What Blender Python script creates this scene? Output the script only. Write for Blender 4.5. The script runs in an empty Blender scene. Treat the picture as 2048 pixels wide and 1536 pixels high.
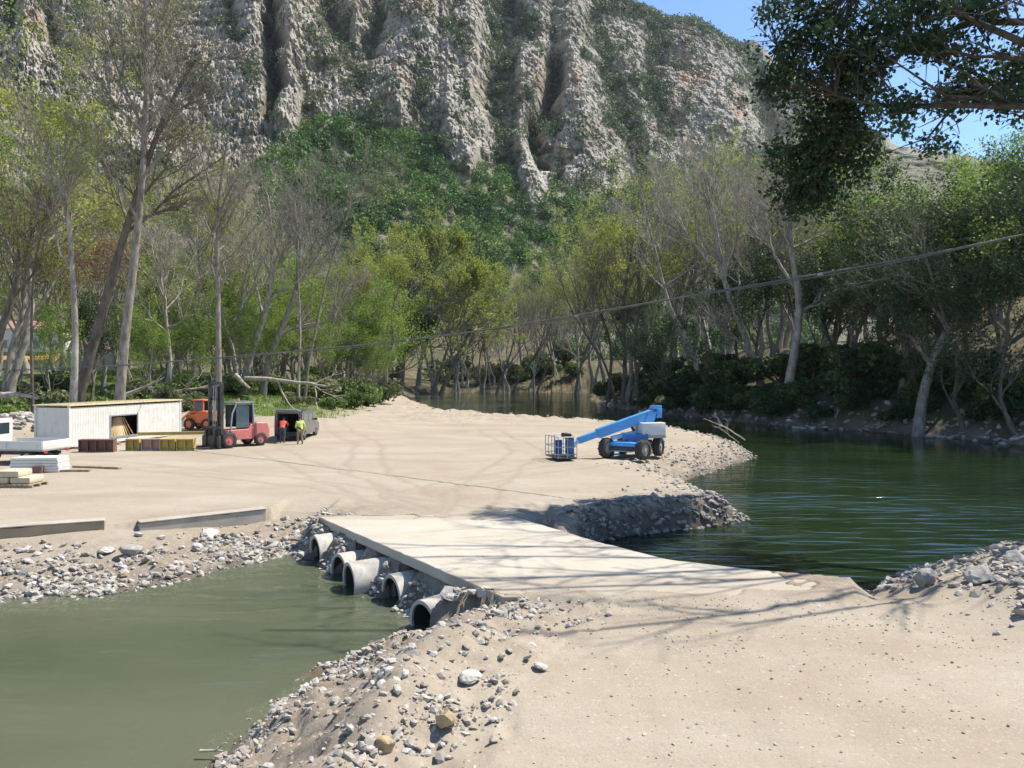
import bpy, bmesh, math
import numpy as np
from mathutils import Vector, Matrix

SC = bpy.context.scene
COL = SC.collection
PI = math.pi
F, CX, YH, CH = 1540.0, 1024.0, 744.0, 4.5          # focal length, centre and horizon of the 2048 px photo; eye height
WZ = -1.0                                            # water level
SUN_EL, SUN_AZ = math.radians(58), math.radians(68)  # azimuth from +Y towards +X

def G(px, py, z=0.0):
    Y = F * (CH - z) / (py - YH)
    return ((px - CX) / F * Y, Y)
def P(px, py, Y):
    return np.array([(px - CX) / F * Y, Y, CH - (py - YH) / F * Y])

# ---------------------------------------------------------------- noise
def _hash(ix, iy, seed):
    h = (ix.astype(np.int64) * 374761393 + iy.astype(np.int64) * 668265263 + seed * 144665) & 0xFFFFFFFF
    h = ((h ^ (h >> 13)) * 1274126177) & 0xFFFFFFFF
    h = h ^ (h >> 16)
    return (h & 0xFFFFFF) / float(0xFFFFFF)
def vnoise(x, y, seed=0):
    x = np.asarray(x, float); y = np.asarray(y, float)
    ix = np.floor(x); iy = np.floor(y)
    fx = x - ix; fy = y - iy
    fx = fx * fx * fx * (fx * (fx * 6 - 15) + 10); fy = fy * fy * fy * (fy * (fy * 6 - 15) + 10)
    ix = ix.astype(np.int64); iy = iy.astype(np.int64)
    a = _hash(ix, iy, seed); b = _hash(ix + 1, iy, seed); c = _hash(ix, iy + 1, seed); d = _hash(ix + 1, iy + 1, seed)
    return (a * (1 - fx) + b * fx) * (1 - fy) + (c * (1 - fx) + d * fx) * fy
def fbm(x, y, oct=4, seed=0, ridged=False):
    s = 0; amp = 1; tot = 0
    for i in range(oct):
        n = vnoise(x * 2 ** i + 17.3 * i, y * 2 ** i - 9.1 * i, seed + i)
        if ridged: n = 1 - abs(2 * n - 1)
        s = s + n * amp; tot += amp; amp *= .5
    return s / tot
def sstep(a, b, x):
    t = np.clip((x - a) / (b - a), 0, 1)
    return t * t * (3 - 2 * t)
def seg_dist(x, y, pts, closed=False):
    pts = list(pts)
    if closed: pts = pts + [pts[0]]
    best = np.full(np.shape(x), 1e9)
    for (ax, ay), (bx, by) in zip(pts[:-1], pts[1:]):
        dx, dy = bx - ax, by - ay
        t = np.clip(((x - ax) * dx + (y - ay) * dy) / (dx * dx + dy * dy + 1e-9), 0, 1)
        best = np.minimum(best, np.hypot(x - ax - t * dx, y - ay - t * dy))
    return best
def inside(x, y, poly):
    r = np.zeros(np.shape(x), bool)
    n = len(poly)
    for i in range(n):
        ax, ay = poly[i]; bx, by = poly[(i + 1) % n]
        if ay == by: continue
        c = ((ay > y) != (by > y)) & (x < (bx - ax) * (y - ay) / (by - ay) + ax)
        r ^= c
    return r

# ---------------------------------------------------------------- objects
def tag(o, label=None, cat=None, group=None, kind=None):
    if label: o['label'] = label
    if cat: o['category'] = cat
    if group: o['group'] = group
    if kind: o['kind'] = kind
    return o
def empty(name, loc=(0, 0, 0), rz=0.0):
    o = bpy.data.objects.new(name, None); COL.objects.link(o)
    o.location = loc; o.rotation_euler = (0, 0, rz); o.empty_display_size = .2
    return o
def link(name, me, m=None, parent=None):
    o = bpy.data.objects.new(name, me); COL.objects.link(o)
    if m is not None and len(me.materials) == 0: me.materials.append(m)
    if parent is not None: o.parent = parent
    return o
def npmesh(name, V, Fq, smooth=False, attrs=None):
    """V (n,3); Fq (m,3) or (m,4) or a list of such arrays; attrs: name -> (domain, values)"""
    me = bpy.data.meshes.new(name)
    if not isinstance(Fq, list): Fq = [Fq]
    Fq = [np.asarray(f, np.int32) for f in Fq if len(f)]
    V = np.ascontiguousarray(V, np.float32)
    me.vertices.add(len(V)); me.vertices.foreach_set('co', V.ravel())
    loops = np.concatenate([f.ravel() for f in Fq]); cnt = np.concatenate([np.full(len(f), f.shape[1], np.int32) for f in Fq])
    me.loops.add(len(loops)); me.loops.foreach_set('vertex_index', loops)
    me.polygons.add(len(cnt))
    st = np.zeros(len(cnt), np.int32); st[1:] = np.cumsum(cnt)[:-1]
    me.polygons.foreach_set('loop_start', st)
    me.polygons.foreach_set('use_smooth', np.full(len(cnt), bool(smooth)))
    me.update(calc_edges=True)
    for k, (dom, val) in (attrs or {}).items():
        val = np.asarray(val, np.float32)
        if val.ndim == 2:
            a = me.attributes.new(k, 'FLOAT_COLOR', dom)
            if val.shape[1] == 3: val = np.concatenate([val, np.ones((len(val), 1), np.float32)], 1)
            a.data.foreach_set('color', np.ascontiguousarray(val, np.float32).ravel())
        else:
            a = me.attributes.new(k, 'FLOAT', dom); a.data.foreach_set('value', val)
    return me

# ---------------------------------------------------------------- small-part builder
class MB:
    def __init__(s): s.v = []; s.f = []; s.sm = []
    def add(s, V, Fc, smooth=False):
        b = len(s.v)
        s.v += [tuple(map(float, p)) for p in V]; s.f += [tuple(b + i for i in f) for f in Fc]; s.sm += [smooth] * len(Fc)
        return s
    def box(s, c, size, rz=0, ry=0, rx=0, taper=1.0, bev=0.0):
        sx, sy, sz = [q / 2 for q in size]
        M = Matrix.Rotation(rz, 3, 'Z') @ Matrix.Rotation(ry, 3, 'Y') @ Matrix.Rotation(rx, 3, 'X')
        if bev <= 0:
            V = []
            for z in (-1, 1):
                k = 1 if z < 0 else taper
                V += [(-sx * k, -sy * k, z * sz), (sx * k, -sy * k, z * sz), (sx * k, sy * k, z * sz), (-sx * k, sy * k, z * sz)]
            Fc = [(3, 2, 1, 0), (4, 5, 6, 7), (0, 1, 5, 4), (1, 2, 6, 5), (2, 3, 7, 6), (3, 0, 4, 7)]
        else:
            bm = bmesh.new(); bmesh.ops.create_cube(bm, size=1)
            for v in bm.verts:
                k = 1 if v.co.z < 0 else taper
                v.co = Vector((v.co.x * 2 * sx * k, v.co.y * 2 * sy * k, v.co.z * 2 * sz))
            bmesh.ops.bevel(bm, geom=bm.edges[:], offset=bev, segments=2, affect='EDGES', profile=.6)
            bm.verts.index_update()
            V = [v.co.copy() for v in bm.verts]; Fc = [[v.index for v in f.verts] for f in bm.faces]; bm.free()
        s.add([Vector(c) + M @ Vector(p) for p in V], Fc)
        return s
    def cyl(s, p0, p1, r, r1=None, n=12, caps=True, smooth=True):
        p0 = Vector(p0); p1 = Vector(p1); r1 = r if r1 is None else r1
        t = (p1 - p0).normalized(); u = t.orthogonal().normalized(); w = t.cross(u)
        V = []
        for p, q in ((p0, r), (p1, r1)):
            V += [p + q * (math.cos(a) * u + math.sin(a) * w) for a in [2 * PI * i / n for i in range(n)]]
        s.add(V, [(i, (i + 1) % n, n + (i + 1) % n, n + i) for i in range(n)], smooth)
        if caps: s.add(V, [tuple(range(n - 1, -1, -1)), tuple(range(n, 2 * n))])
        return s
    def tube(s, pts, r, n=8):
        pts = [Vector(p) for p in pts]
        rr = r if isinstance(r, (list, tuple)) else [r] * len(pts)
        u = None; V = []
        for i, p in enumerate(pts):
            t = (pts[min(i + 1, len(pts) - 1)] - pts[max(i - 1, 0)]).normalized()
            u = t.orthogonal().normalized() if u is None else (u - t * u.dot(t)).normalized()
            w = t.cross(u)
            V += [p + rr[i] * (math.cos(2 * PI * k / n) * u + math.sin(2 * PI * k / n) * w) for k in range(n)]
        Fc = [(i * n + k, i * n + (k + 1) % n, (i + 1) * n + (k + 1) % n, (i + 1) * n + k) for i in range(len(pts) - 1) for k in range(n)]
        s.add(V, Fc, True)
        s.add(V, [tuple(range(n - 1, -1, -1)), tuple(range((len(pts) - 1) * n, len(pts) * n))])
        return s
    def prism(s, poly, axis, a, b):
        """polygon in the other two axes extruded from a to b along axis"""
        n = len(poly)
        def mk(p, t):
            if axis == 'x': return (t, p[0], p[1])
            if axis == 'y': return (p[0], t, p[1])
            return (p[0], p[1], t)
        V = [mk(p, a) for p in poly] + [mk(p, b) for p in poly]
        s.add(V, [tuple(range(n)), tuple(range(2 * n - 1, n - 1, -1))] + [(i, n + i, n + (i + 1) % n, (i + 1) % n) for i in range(n)])
        return s
    def ring(s, p0, p1, ro, ri, n=28):
        """hollow pipe"""
        p0 = Vector(p0); p1 = Vector(p1)
        t = (p1 - p0).normalized(); u = t.orthogonal().normalized(); w = t.cross(u)
        V = []
        for p in (p0, p1):
            for q in (ro, ri):
                V += [p + q * (math.cos(2 * PI * i / n) * u + math.sin(2 * PI * i / n) * w) for i in range(n)]
        Fo = []; 
        for i in range(n):
            j = (i + 1) % n
            Fo += [(i, j, 2 * n + j, 2 * n + i), (n + j, n + i, 3 * n + i, 3 * n + j)]
        s.add(V, Fo, True)
        s.add(V, [(i, n + i, n + (i + 1) % n, (i + 1) % n) for i in range(n)] + [(2 * n + (i + 1) % n, 3 * n + (i + 1) % n, 3 * n + i, 2 * n + i) for i in range(n)])
        return s
    def build(s, name, m, parent=None, bevel=0.0):
        me = bpy.data.meshes.new(name)
        me.from_pydata(s.v, [], s.f)
        me.polygons.foreach_set('use_smooth', s.sm)
        bm = bmesh.new(); bm.from_mesh(me); bmesh.ops.remove_doubles(bm, verts=bm.verts, dist=1e-5)
        bmesh.ops.recalc_face_normals(bm, faces=bm.faces); bm.to_mesh(me); bm.free()
        me.set_sharp_from_angle(angle=math.radians(42))
        o = link(name, me, m, parent)
        if bevel > 0:
            b = o.modifiers.new('bevel', 'BEVEL'); b.width = bevel; b.segments = 2; b.limit_method = 'ANGLE'; b.angle_limit = math.radians(40)
        return o

# ---------------------------------------------------------------- materials
def nodes(name):
    m = bpy.data.materials.new(name); m.use_nodes = True
    nt = m.node_tree
    for n in list(nt.nodes): nt.nodes.remove(n)
    out = nt.nodes.new('ShaderNodeOutputMaterial')
    return m, nt, out
def nd(nt, typ, **kw):
    n = nt.nodes.new(typ)
    for k, v in kw.items():
        if k.startswith('i_'): n.inputs[k[2:].replace('_', ' ')].default_value = v
        else: setattr(n, k, v)
    return n
def ramp(nt, fac, stops):
    r = nt.nodes.new('ShaderNodeValToRGB'); e = r.color_ramp.elements
    while len(e) < len(stops): e.new(.5)
    for q, (p, c) in zip(e, stops):
        q.position = p; q.color = (*c, 1) if len(c) == 3 else c
    nt.links.new(fac, r.inputs['Fac']); return r.outputs['Color']
def mixc(nt, fac, a, b, mode='MIX'):
    n = nt.nodes.new('ShaderNodeMix'); n.data_type = 'RGBA'; n.blend_type = mode
    for s, v in ((0, fac), (6, a), (7, b)):
        if isinstance(v, (int, float)): n.inputs[s].default_value = v
        elif isinstance(v, tuple): n.inputs[s].default_value = (*v, 1) if len(v) == 3 else v
        else: nt.links.new(v, n.inputs[s])
    return n.outputs[2]
def noise(nt, vec, scale, detail=4, rough=.55, dist=0):
    n = nd(nt, 'ShaderNodeTexNoise'); n.inputs['Scale'].default_value = scale; n.inputs['Detail'].default_value = detail
    n.inputs['Roughness'].default_value = rough; n.inputs['Distortion'].default_value = dist
    if vec is not None: nt.links.new(vec, n.inputs['Vector'])
    return n.outputs['Fac']
def gcoord(nt, kind='Object', scale=None):
    t = nd(nt, 'ShaderNodeTexCoord'); v = t.outputs[kind]
    if scale:
        mp = nd(nt, 'ShaderNodeMapping'); mp.inputs['Scale'].default_value = scale; nt.links.new(v, mp.inputs['Vector']); v = mp.outputs['Vector']
    return v
def bump(nt, h, strength=.3, dist=.02):
    b = nd(nt, 'ShaderNodeBump'); b.inputs['Strength'].default_value = strength; b.inputs['Distance'].default_value = dist
    nt.links.new(h, b.inputs['Height']); return b.outputs['Normal']
def pm(name, c, rough=.6, metal=0.0, var=.18, scale=3.0, dirt=None, bmp=0.0, bscale=40.0, coat=0.0):
    """painted / plain surface with uneven tone, optional dirt in patches, optional fine relief"""
    m, nt, out = nodes(name)
    b = nd(nt, 'ShaderNodeBsdfPrincipled'); v = gcoord(nt)
    n1 = noise(nt, v, scale, 5)
    lo = tuple(x * (1 - var) for x in c); hi = tuple(min(1, x * (1 + var)) for x in c)
    colr = ramp(nt, n1, [(.3, lo), (.7, hi)])
    if dirt:
        n2 = noise(nt, v, scale * 2.3, 7, .65)
        f = ramp(nt, n2, [(.5, (0, 0, 0)), (.72, (.75, .75, .75))])
        colr = mixc(nt, f, colr, dirt)
    nt.links.new(colr, b.inputs['Base Color'])
    b.inputs['Roughness'].default_value = rough; b.inputs['Metallic'].default_value = metal
    b.inputs['Coat Weight'].default_value = coat
    if bmp: nt.links.new(bump(nt, noise(nt, v, bscale, 5), .6, bmp), b.inputs['Normal'])
    nt.links.new(b.outputs[0], out.inputs[0])
    return m
def leafmat(name, stops, trans=.35, rough=.55):
    """colour from the per-leaf attribute tint"""
    m, nt, out = nodes(name)
    a = nd(nt, 'ShaderNodeAttribute', attribute_name='tint')
    c = ramp(nt, a.outputs['Fac'], stops)
    b = nd(nt, 'ShaderNodeBsdfPrincipled'); b.inputs['Roughness'].default_value = rough
    b.inputs['Specular IOR Level'].default_value = .16
    nt.links.new(c, b.inputs['Base Color'])
    t = nd(nt, 'ShaderNodeBsdfTranslucent'); nt.links.new(c, t.inputs['Color'])
    mx = nd(nt, 'ShaderNodeMixShader'); mx.inputs[0].default_value = trans
    nt.links.new(b.outputs[0], mx.inputs[1]); nt.links.new(t.outputs[0], mx.inputs[2])
    nt.links.new(mx.outputs[0], out.inputs[0])
    return m
# ================================================================ SKY, SUN, CAMERA
w = bpy.data.worlds.new('World'); SC.world = w; w.use_nodes = True
nt = w.node_tree
sky = nt.nodes.new('ShaderNodeTexSky'); sky.sky_type = 'NISHITA'; sky.sun_disc = False
sky.sun_elevation = SUN_EL; sky.sun_rotation = SUN_AZ; sky.altitude = 200; sky.air_density = 1.0; sky.dust_density = 0.0; sky.ozone_density = 6.0
bg = nt.nodes['Background']; bg.inputs['Strength'].default_value = .12
nt.links.new(sky.outputs[0], bg.inputs['Color'])
sl = bpy.data.lights.new('sun', 'SUN'); sl.energy = 4.8; sl.angle = math.radians(.53); sl.color = (1, .95, .87)
so = bpy.data.objects.new('sun', sl); COL.objects.link(so)
sd = Vector((math.sin(SUN_AZ) * math.cos(SUN_EL), math.cos(SUN_AZ) * math.cos(SUN_EL), math.sin(SUN_EL)))
so.rotation_euler = sd.to_track_quat('Z', 'Y').to_euler(); so.location = sd * 60
cam = bpy.data.cameras.new('camera'); co = bpy.data.objects.new('camera', cam); COL.objects.link(co)
cam.sensor_width = 36; cam.lens = F / 2048 * 36; cam.shift_y = -(768 - YH) / 2048
co.location = (0, 0, CH); co.rotation_euler = (PI / 2, 0, 0); cam.clip_start = .1; cam.clip_end = 6000
SC.camera = co
SC.view_settings.view_transform = 'Standard'; SC.view_settings.look = 'None'; SC.view_settings.gamma = 1
SC.view_settings.exposure = .85
SC.cycles.max_bounces = 6; SC.cycles.diffuse_bounces = 3; SC.cycles.glossy_bounces = 3; SC.cycles.transmission_bounces = 4; SC.cycles.transparent_max_bounces = 8; SC.cycles.volume_bounces = 0

# ================================================================ WATER OUTLINES (world metres)
def Wp(px, py): return G(px, py, WZ)
RIVER = [(1.6, 20.5), (2.6, 24.9)] + [Wp(*q) for q in [(1300, 1065), (1400, 1056), (1465, 1048), (1484, 1036), (1450, 1010), (1400, 984), (1350, 970), (1400, 950), (1460, 932),
    (1510, 914), (1490, 901), (1440, 887), (1380, 875), (1330, 866), (1200, 854), (1100, 848), (1000, 841), (900, 833), (840, 811), (815, 799), (830, 789), (900, 785), (1050, 784.5),
    (1190, 786), (1188, 800), (1210, 812), (1350, 831), (1500, 846), (1600, 856), (1750, 863), (1900, 876), (2048, 891)]] + [(43, 50), (36, 40), (23, 31), (17.5, 25)] + \
    [Wp(*q) for q in [(2048, 1150), (1900, 1149), (1780, 1153)]] + [(9.3, 19.4), (7.0, 17.2), (5.2, 18.0), (3.4, 18.9), (2.0, 20.2)]
POOL = [Wp(*q) for q in [(430, 1536), (520, 1440), (620, 1370), (700, 1330), (790, 1300), (840, 1268)]] + [(-1.72, 16.75), (-2.45, 17.75), (-3.2, 18.7), (-4.05, 19.75), (-4.9, 20.9), (-5.75, 22.1)] + \
    [Wp(*q) for q in [(600, 1110), (560, 1112), (480, 1130), (400, 1150), (300, 1172), (200, 1188), (100, 1197), (0, 1204)]] + [(-20, 17), (-34, 14), (-34, 1), (-8, 1), (-4.9, 5), (-4.3, 8.5)]
SLAB = [(-.22, 15.35), (6.9, 15.4), (7.35, 16.7), (5.45, 17.45), (3.7, 18.4), (2.3, 20.25), (-.2, 24.25), (-6.1, 23.95)]

def land_top(X, Y):
    """ground height away from the water"""
    left = sstep(58, 84, Y) * 1.5 + sstep(76, 112, Y) * 2.9 + sstep(110, 190, Y) * 7.5
    ramp_w = sstep(-17, -34, X)
    z = left * ramp_w
    # heap of spoil where vehicles climb beside the van
    z = z + .9 * np.exp(-(((X + 19) / 7) ** 2 + ((Y - 62) / 7) ** 2))
    # rubble bank at the far left edge
    z = z + 1.6 * np.exp(-(((X + 33) / 4) ** 2 + ((Y - 52) / 6) ** 2))
    # berm along the near pool bank
    bd_ = seg_dist(X, Y, [(-1.2, 15.2), (-.9, 14.2), (-1.0, 12.6), (-1.5, 11), (-2.2, 8.5)])
    z = z + .30 * np.exp(-(bd_ / .75) ** 2) * (Y < 16.2) * (.5 + fbm(X * 1.3, Y * 1.3, 3, 15))
    # rubble mound at the near right
    z = z + .75 * np.exp(-(((X - 10.6) / 1.5) ** 2 + ((Y - 14.2) / 2.2) ** 2)) + .55 * np.exp(-(((X - 12.4) / 1.7) ** 2 + ((Y - 17.6) / 1.4) ** 2))
    return z
def water_d(X, Y):
    dr = seg_dist(X, Y, RIVER, True); dr = np.where(inside(X, Y, RIVER), -dr, dr)
    dp = seg_dist(X, Y, POOL, True); dp = np.where(inside(X, Y, POOL), -dp, dp)
    return dr, dp
def right_side(X, Y):
    """1 on the right bank of the river (wooded slope), 0 elsewhere"""
    xm = np.interp(Y, [0, 20, 26, 50, 70, 90, 130, 190, 205, 230, 400], [60, 60, 25, 33, 26, 16, 4, 2, 6, 8, 20])
    return sstep(0, 3, X - xm) * (Y > 22)
def height(X, Y):
    X = np.asarray(X, float); Y = np.asarray(Y, float)
    dr, dp = water_d(X, Y)
    rs = right_side(X, Y)
    top = land_top(X, Y) * (1 - rs)
    rr = np.clip(dr, 0, None)
    rslope = np.minimum(rr * .55, 2.6) + np.clip(rr - 5, 0, None) * .40
    rslope = np.minimum(rslope, np.where(Y > 95, 8, 15.0))
    rslope = np.where(Y < 45, np.minimum(rr * .5, 2.2), rslope)
    top = top * (1 - rs) + rs * (rslope - .4)
    far = sstep(200, 214, Y) * np.clip(rr, 0, None) * .22
    top = top + far * (1 - rs)
    top = np.where((rs < .5) & (Y > 55), np.minimum(top, np.where(Y > 196, .1 + .22 * rr, .02 + .12 * rr)), top)
    B = np.full(X.shape, 2.6)
    steep = sstep(29.2, 28.2, Y) * (X > 1.2) * (X < 9) * (Y > 22)
    B = B * (1 - steep) + .6 * steep
    zr = WZ + (top - WZ) * sstep(0, 1, np.clip(dr / B, 0, 1) * .5 + .5) if False else None
    t = np.clip(dr / B, 0, 1); zr = WZ + (top - WZ) * (1 - (1 - t) ** 1.7)
    Bp = np.where(Y > 15.9, np.where(X < -6.2, 4.6, .85), 2.7)
    t = np.clip(dp / Bp, 0, 1); zp = WZ + (top - WZ) * (1 - (1 - t) ** 1.35)
    yw = np.interp(X, [-60, -20, -11.9, -11, -8, -6.1, -5.5], [10, 19.0, 22.6, 22.85, 25.2, 24.4, 90])
    zp = np.where((X < -7.95) & (Y > yw + .1), top, zp)
    z = np.minimum(zr, zp)
    d = np.minimum(dr, dp)
    bed = WZ + np.maximum(d * .42, -1.5 + .25 * fbm(X * .4, Y * .4, 3, 5))
    bed = np.where((dp < 0) & (Y < 15.8), WZ + np.maximum(d * .20, -1.4), bed)
    bed = np.where(steep > .5, WZ + np.maximum(d * 1.2, -1.6), bed)
    z = np.where(d < 0, bed, z)
    return z, d, dr, dp, rs
PA = math.atan2(.563, .826)
PIPES = [(-1.80, 16.42, PA + .10, 3.0), (-2.8, 18.5, PA + .02, 3.2), (-4.02, 19.5, PA - .08, 3.4), (-4.55, 20.7, PA + .06, 3.0), (-5.6, 22.35, PA - .04, 3.0)]
def rough_ground(X, Y):
    z, d, dr, dp, rs = height(X, Y)
    near = np.exp(-np.hypot(X, Y - 10) / 80)
    bank = np.exp(-(np.clip(d, 0, None) / 2.2) ** 2) * (d > -1.5)
    farw = sstep(60, 80, Y)
    nb_ = (dp < 4.2) * (Y < 16.5) * (dp > .3)
    lump = (fbm(X * .9, Y * .9, 4, 11) - .5) * (.03 + .38 * bank + .2 * nb_ + .5 * farw + 1.2 * rs)
    fine = (fbm(X * 5, Y * 5, 3, 21) - .5) * (.018 + .15 * bank + .16 * nb_)
    ruts = (fbm((X + .35 * Y) * .9, (Y - .2 * X) * .14, 3, 31) - .5) * .015 * (1 - bank)
    z = z + lump + fine + ruts
    sx = inside(X, Y, SLAB); sdist = seg_dist(X, Y, SLAB, True)
    k = np.where(sx, 1, np.clip(1 - sdist / .5, 0, 1))
    road_end = ((Y < 16.3) & (X > .1) & (X < 7.6)) | (Y > 23.6) | ((X > 5.6) & (Y < 17.6) & (Y < 17.0 + .9 * (X - 5.6)))
    lowz = np.where(road_end, .022 + .012 * (fbm(X * 1.5, Y * 1.5, 3, 55) - .5), np.minimum(z, -.12))
    nn_ = fbm(X * 1.4, Y * 1.4, 4, 57) - .5
    bury = (Y < 15.7 + 1.1 * nn_) | (X > 6.2 + 2.0 * nn_) | (Y > 23.7 + 1.2 * nn_)
    z = np.where(sx & ~bury, np.minimum(z, -.16), np.where(sx, .05 + .03 * nn_, z * (1 - k) + np.where(bury & road_end, .045 + .03 * nn_, lowz) * k))
    # inside each culvert pipe the ground is hollowed out
    for (qx, qy, qa, ql) in PIPES:
        t = (X - qx) * math.cos(qa) + (Y - qy) * math.sin(qa); s = -(X - qx) * math.sin(qa) + (Y - qy) * math.cos(qa)
        z = np.where((t > -.3) & (t < ql) & (abs(s) < .34), np.minimum(z, -1.7), z)
    return z, d, dr, dp, rs

# ================================================================ GROUND MESH
def axis(fine0, fine1, step, lo, hi, g):
    a = list(np.arange(fine0, fine1, step)); s = step
    while a[-1] < hi: s *= g; a.append(a[-1] + min(s, 6))
    s = step; b = [a[0]]
    while b[-1] > lo: s *= g; b.append(b[-1] - min(s, 6))
    return np.array(b[:0:-1] + a)
xs = axis(-15, 17, .11, -260, 300, 1.05)
ys = axis(5, 31, .10, -25, 520, 1.022)
XX, YY = np.meshgrid(xs, ys)
ZZ, DD, DR, DP, RS = rough_ground(XX, YY)
nx, ny = len(xs), len(ys)
idx = np.arange(nx * ny).reshape(ny, nx)
quads = np.stack([idx[:-1, :-1], idx[:-1, 1:], idx[1:, 1:], idx[1:, :-1]], -1).reshape(-1, 4)
n1 = fbm(XX * .5, YY * .5, 4, 41); n2 = fbm(XX * 1.7, YY * 1.7, 4, 51)
# masks: r = stony bank, g = grass, b = wood floor / dry grass
mr = np.clip(1.25 - np.clip(DD, 0, None) / np.where((DP < DR) & (YY < 26), 3.6, 2.2) + (n2 - .5) * .9, 0, 1)
mr = np.where(DD < 0, 1, mr)
gline = sstep(66, 80, YY + (n1 - .5) * 22) * sstep(-13, -21, XX + (n2 - .5) * 6) * sstep(-14, -24, XX + (YY - 80) * .12)
mg = gline * sstep(.25, .5, n1 + .12) * (1 - RS)
mg = mg * sstep(1.5, 5, DD)
mb = np.clip(RS * sstep(.1, 1.2, DR) + sstep(125, 170, YY), 0, 1)
msk = np.stack([mr, mg, mb], -1).reshape(-1, 3)
TRK = [[(2.6, 2), (2.6, 10), (2.2, 15.5), (-.6, 20), (-3.4, 24.5), (-6, 30), (-10, 37), (-15, 46), (-19, 58), (-20, 70)], [(-3.4, 24.5), (-3.5, 29), (0, 34), (4, 38), (8, 44)], [(3.9, 2), (4.0, 11), (3.2, 15.5), (.2, 20), (-2.2, 25), (-8, 31), (-20, 38), (-32, 42)], [(-3, 26), (-7, 36), (-9, 48), (-14, 60), (-17, 74)], [(5.5, 2), (5.4, 9), (4.6, 15.6), (1.6, 20), (-1.6, 24.6), (-1, 32), (1, 44), (-2, 60)]]
tk = np.zeros_like(XX)
for pl in TRK:
    pl = [(float(a), float(b)) for a, b in zip(np.interp(np.linspace(0, len(pl) - 1, 40), range(len(pl)), [q[0] for q in pl]), np.interp(np.linspace(0, len(pl) - 1, 40), range(len(pl)), [q[1] for q in pl]))]
    d_ = seg_dist(XX + (n1 - .5) * .8, YY + (n2 - .5) * .3, pl); tk = np.maximum(tk, np.exp(-((d_ - .8) / .17) ** 2))
tk *= (.35 + .65 * n2) * (1 - mr) * (.35 + .65 * sstep(14, 24, YY))
ZZ = ZZ - .035 * tk * sstep(14, 24, YY)
gm = npmesh('ground', np.stack([XX, YY, ZZ], -1).reshape(-1, 3), quads, True, {'cover': ('POINT', msk), 'tracks': ('POINT', tk.ravel()), 'bed': ('POINT', sstep(.02, -.12, DD).ravel()), 'damp_shade': ('POINT', np.clip(sstep(.42, .12, DD + (n2 - .5) * .35) * .8 + (DR < 1.0) * sstep(-.12, -.4, ZZ) * (XX > .8) * (XX < 8.6) * (YY > 23.5) * (YY < 29) * .55, 0, 1).ravel())})  # last mask: damp waterline band, plus painted shade on the steep spit bank

m, nt, out = nodes('gravel_ground')
v = gcoord(nt, 'Object'); b = nd(nt, 'ShaderNodeBsdfPrincipled'); b.inputs['Roughness'].default_value = .95; b.inputs['Specular IOR Level'].default_value = .12
cv = nd(nt, 'ShaderNodeAttribute', attribute_name='cover'); sp = nd(nt, 'ShaderNodeSeparateColor'); nt.links.new(cv.outputs['Color'], sp.inputs[0])
big = noise(nt, gcoord(nt, 'Object', (.16, .3, .2)), 1.0, 5, .6, .4)
track = ramp(nt, big, [(.28, (.27, .215, .15)), (.5, (.335, .28, .205)), (.72, (.39, .34, .265))])
streak = noise(nt, gcoord(nt, 'Object', (.35, 1.6, 1)), 1.2, 6, .65, .8)
track = mixc(nt, ramp(nt, streak, [(.35, (.35, .35, .35)), (.62, (0, 0, 0))]), track, (.28, .23, .17))
tka = nd(nt, 'ShaderNodeAttribute', attribute_name='tracks'); tkm = nd(nt, 'ShaderNodeMath', operation='MULTIPLY'); tkm.inputs[1].default_value = 1.0; nt.links.new(tka.outputs['Fac'], tkm.inputs[0])
track = mixc(nt, tkm.outputs[0], track, (.26, .21, .155))
grit = noise(nt, v, 26, 6, .75)
track = mixc(nt, ramp(nt, grit, [(.3, (.8, .8, .8)), (.52, (0, 0, 0))]), track, (.28, .24, .19))
vo = nd(nt, 'ShaderNodeTexVoronoi'); vo.inputs['Scale'].default_value = 9; nt.links.new(v, vo.inputs['Vector'])
v2 = nd(nt, 'ShaderNodeTexVoronoi'); v2.inputs['Scale'].default_value = 24; nt.links.new(v, v2.inputs['Vector'])
p2 = ramp(nt, v2.outputs['Color'], [(0, (.17, .14, .105)), (.45, (.32, .27, .205)), (1, (.46, .42, .36))])
track = mixc(nt, mixc(nt, 1.0, ramp(nt, v2.outputs['Distance'], [(.25, (.75, .75, .75)), (.45, (0, 0, 0))]), ramp(nt, noise(nt, v, 1.3, 5, .7), [(.38, (.15, .15, .15)), (.62, (1, 1, 1))]), 'MULTIPLY'), track, p2)
peb = ramp(nt, vo.outputs['Color'], [(0, (.20, .175, .145)), (.5, (.33, .29, .24)), (1, (.46, .43, .38))])
pebm = ramp(nt, vo.outputs['Distance'], [(.18, (1, 1, 1)), (.3, (0, 0, 0))])
spar = ramp(nt, noise(nt, v, 3.1, 3), [(.42, (0, 0, 0)), (.6, (.8, .8, .8))])
track = mixc(nt, mixc(nt, 1.0, pebm, spar, 'MULTIPLY'), track, peb)
soil = ramp(nt, noise(nt, v, 2.2, 7, .7), [(.3, (.165, .13, .09)), (.55, (.245, .20, .15)), (.75, (.33, .295, .245))])
soil = mixc(nt, mixc(nt, .8, (0, 0, 0), pebm), soil, peb)
bda = nd(nt, 'ShaderNodeAttribute', attribute_name='bed')
soil = mixc(nt, bda.outputs['Fac'], soil, ramp(nt, noise(nt, v, 1.7, 6, .7), [(.3, (.13, .085, .03)), (.6, (.26, .17, .06)), (.8, (.33, .27, .16))]))
c1 = mixc(nt, sp.outputs[0], track, soil)
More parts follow.
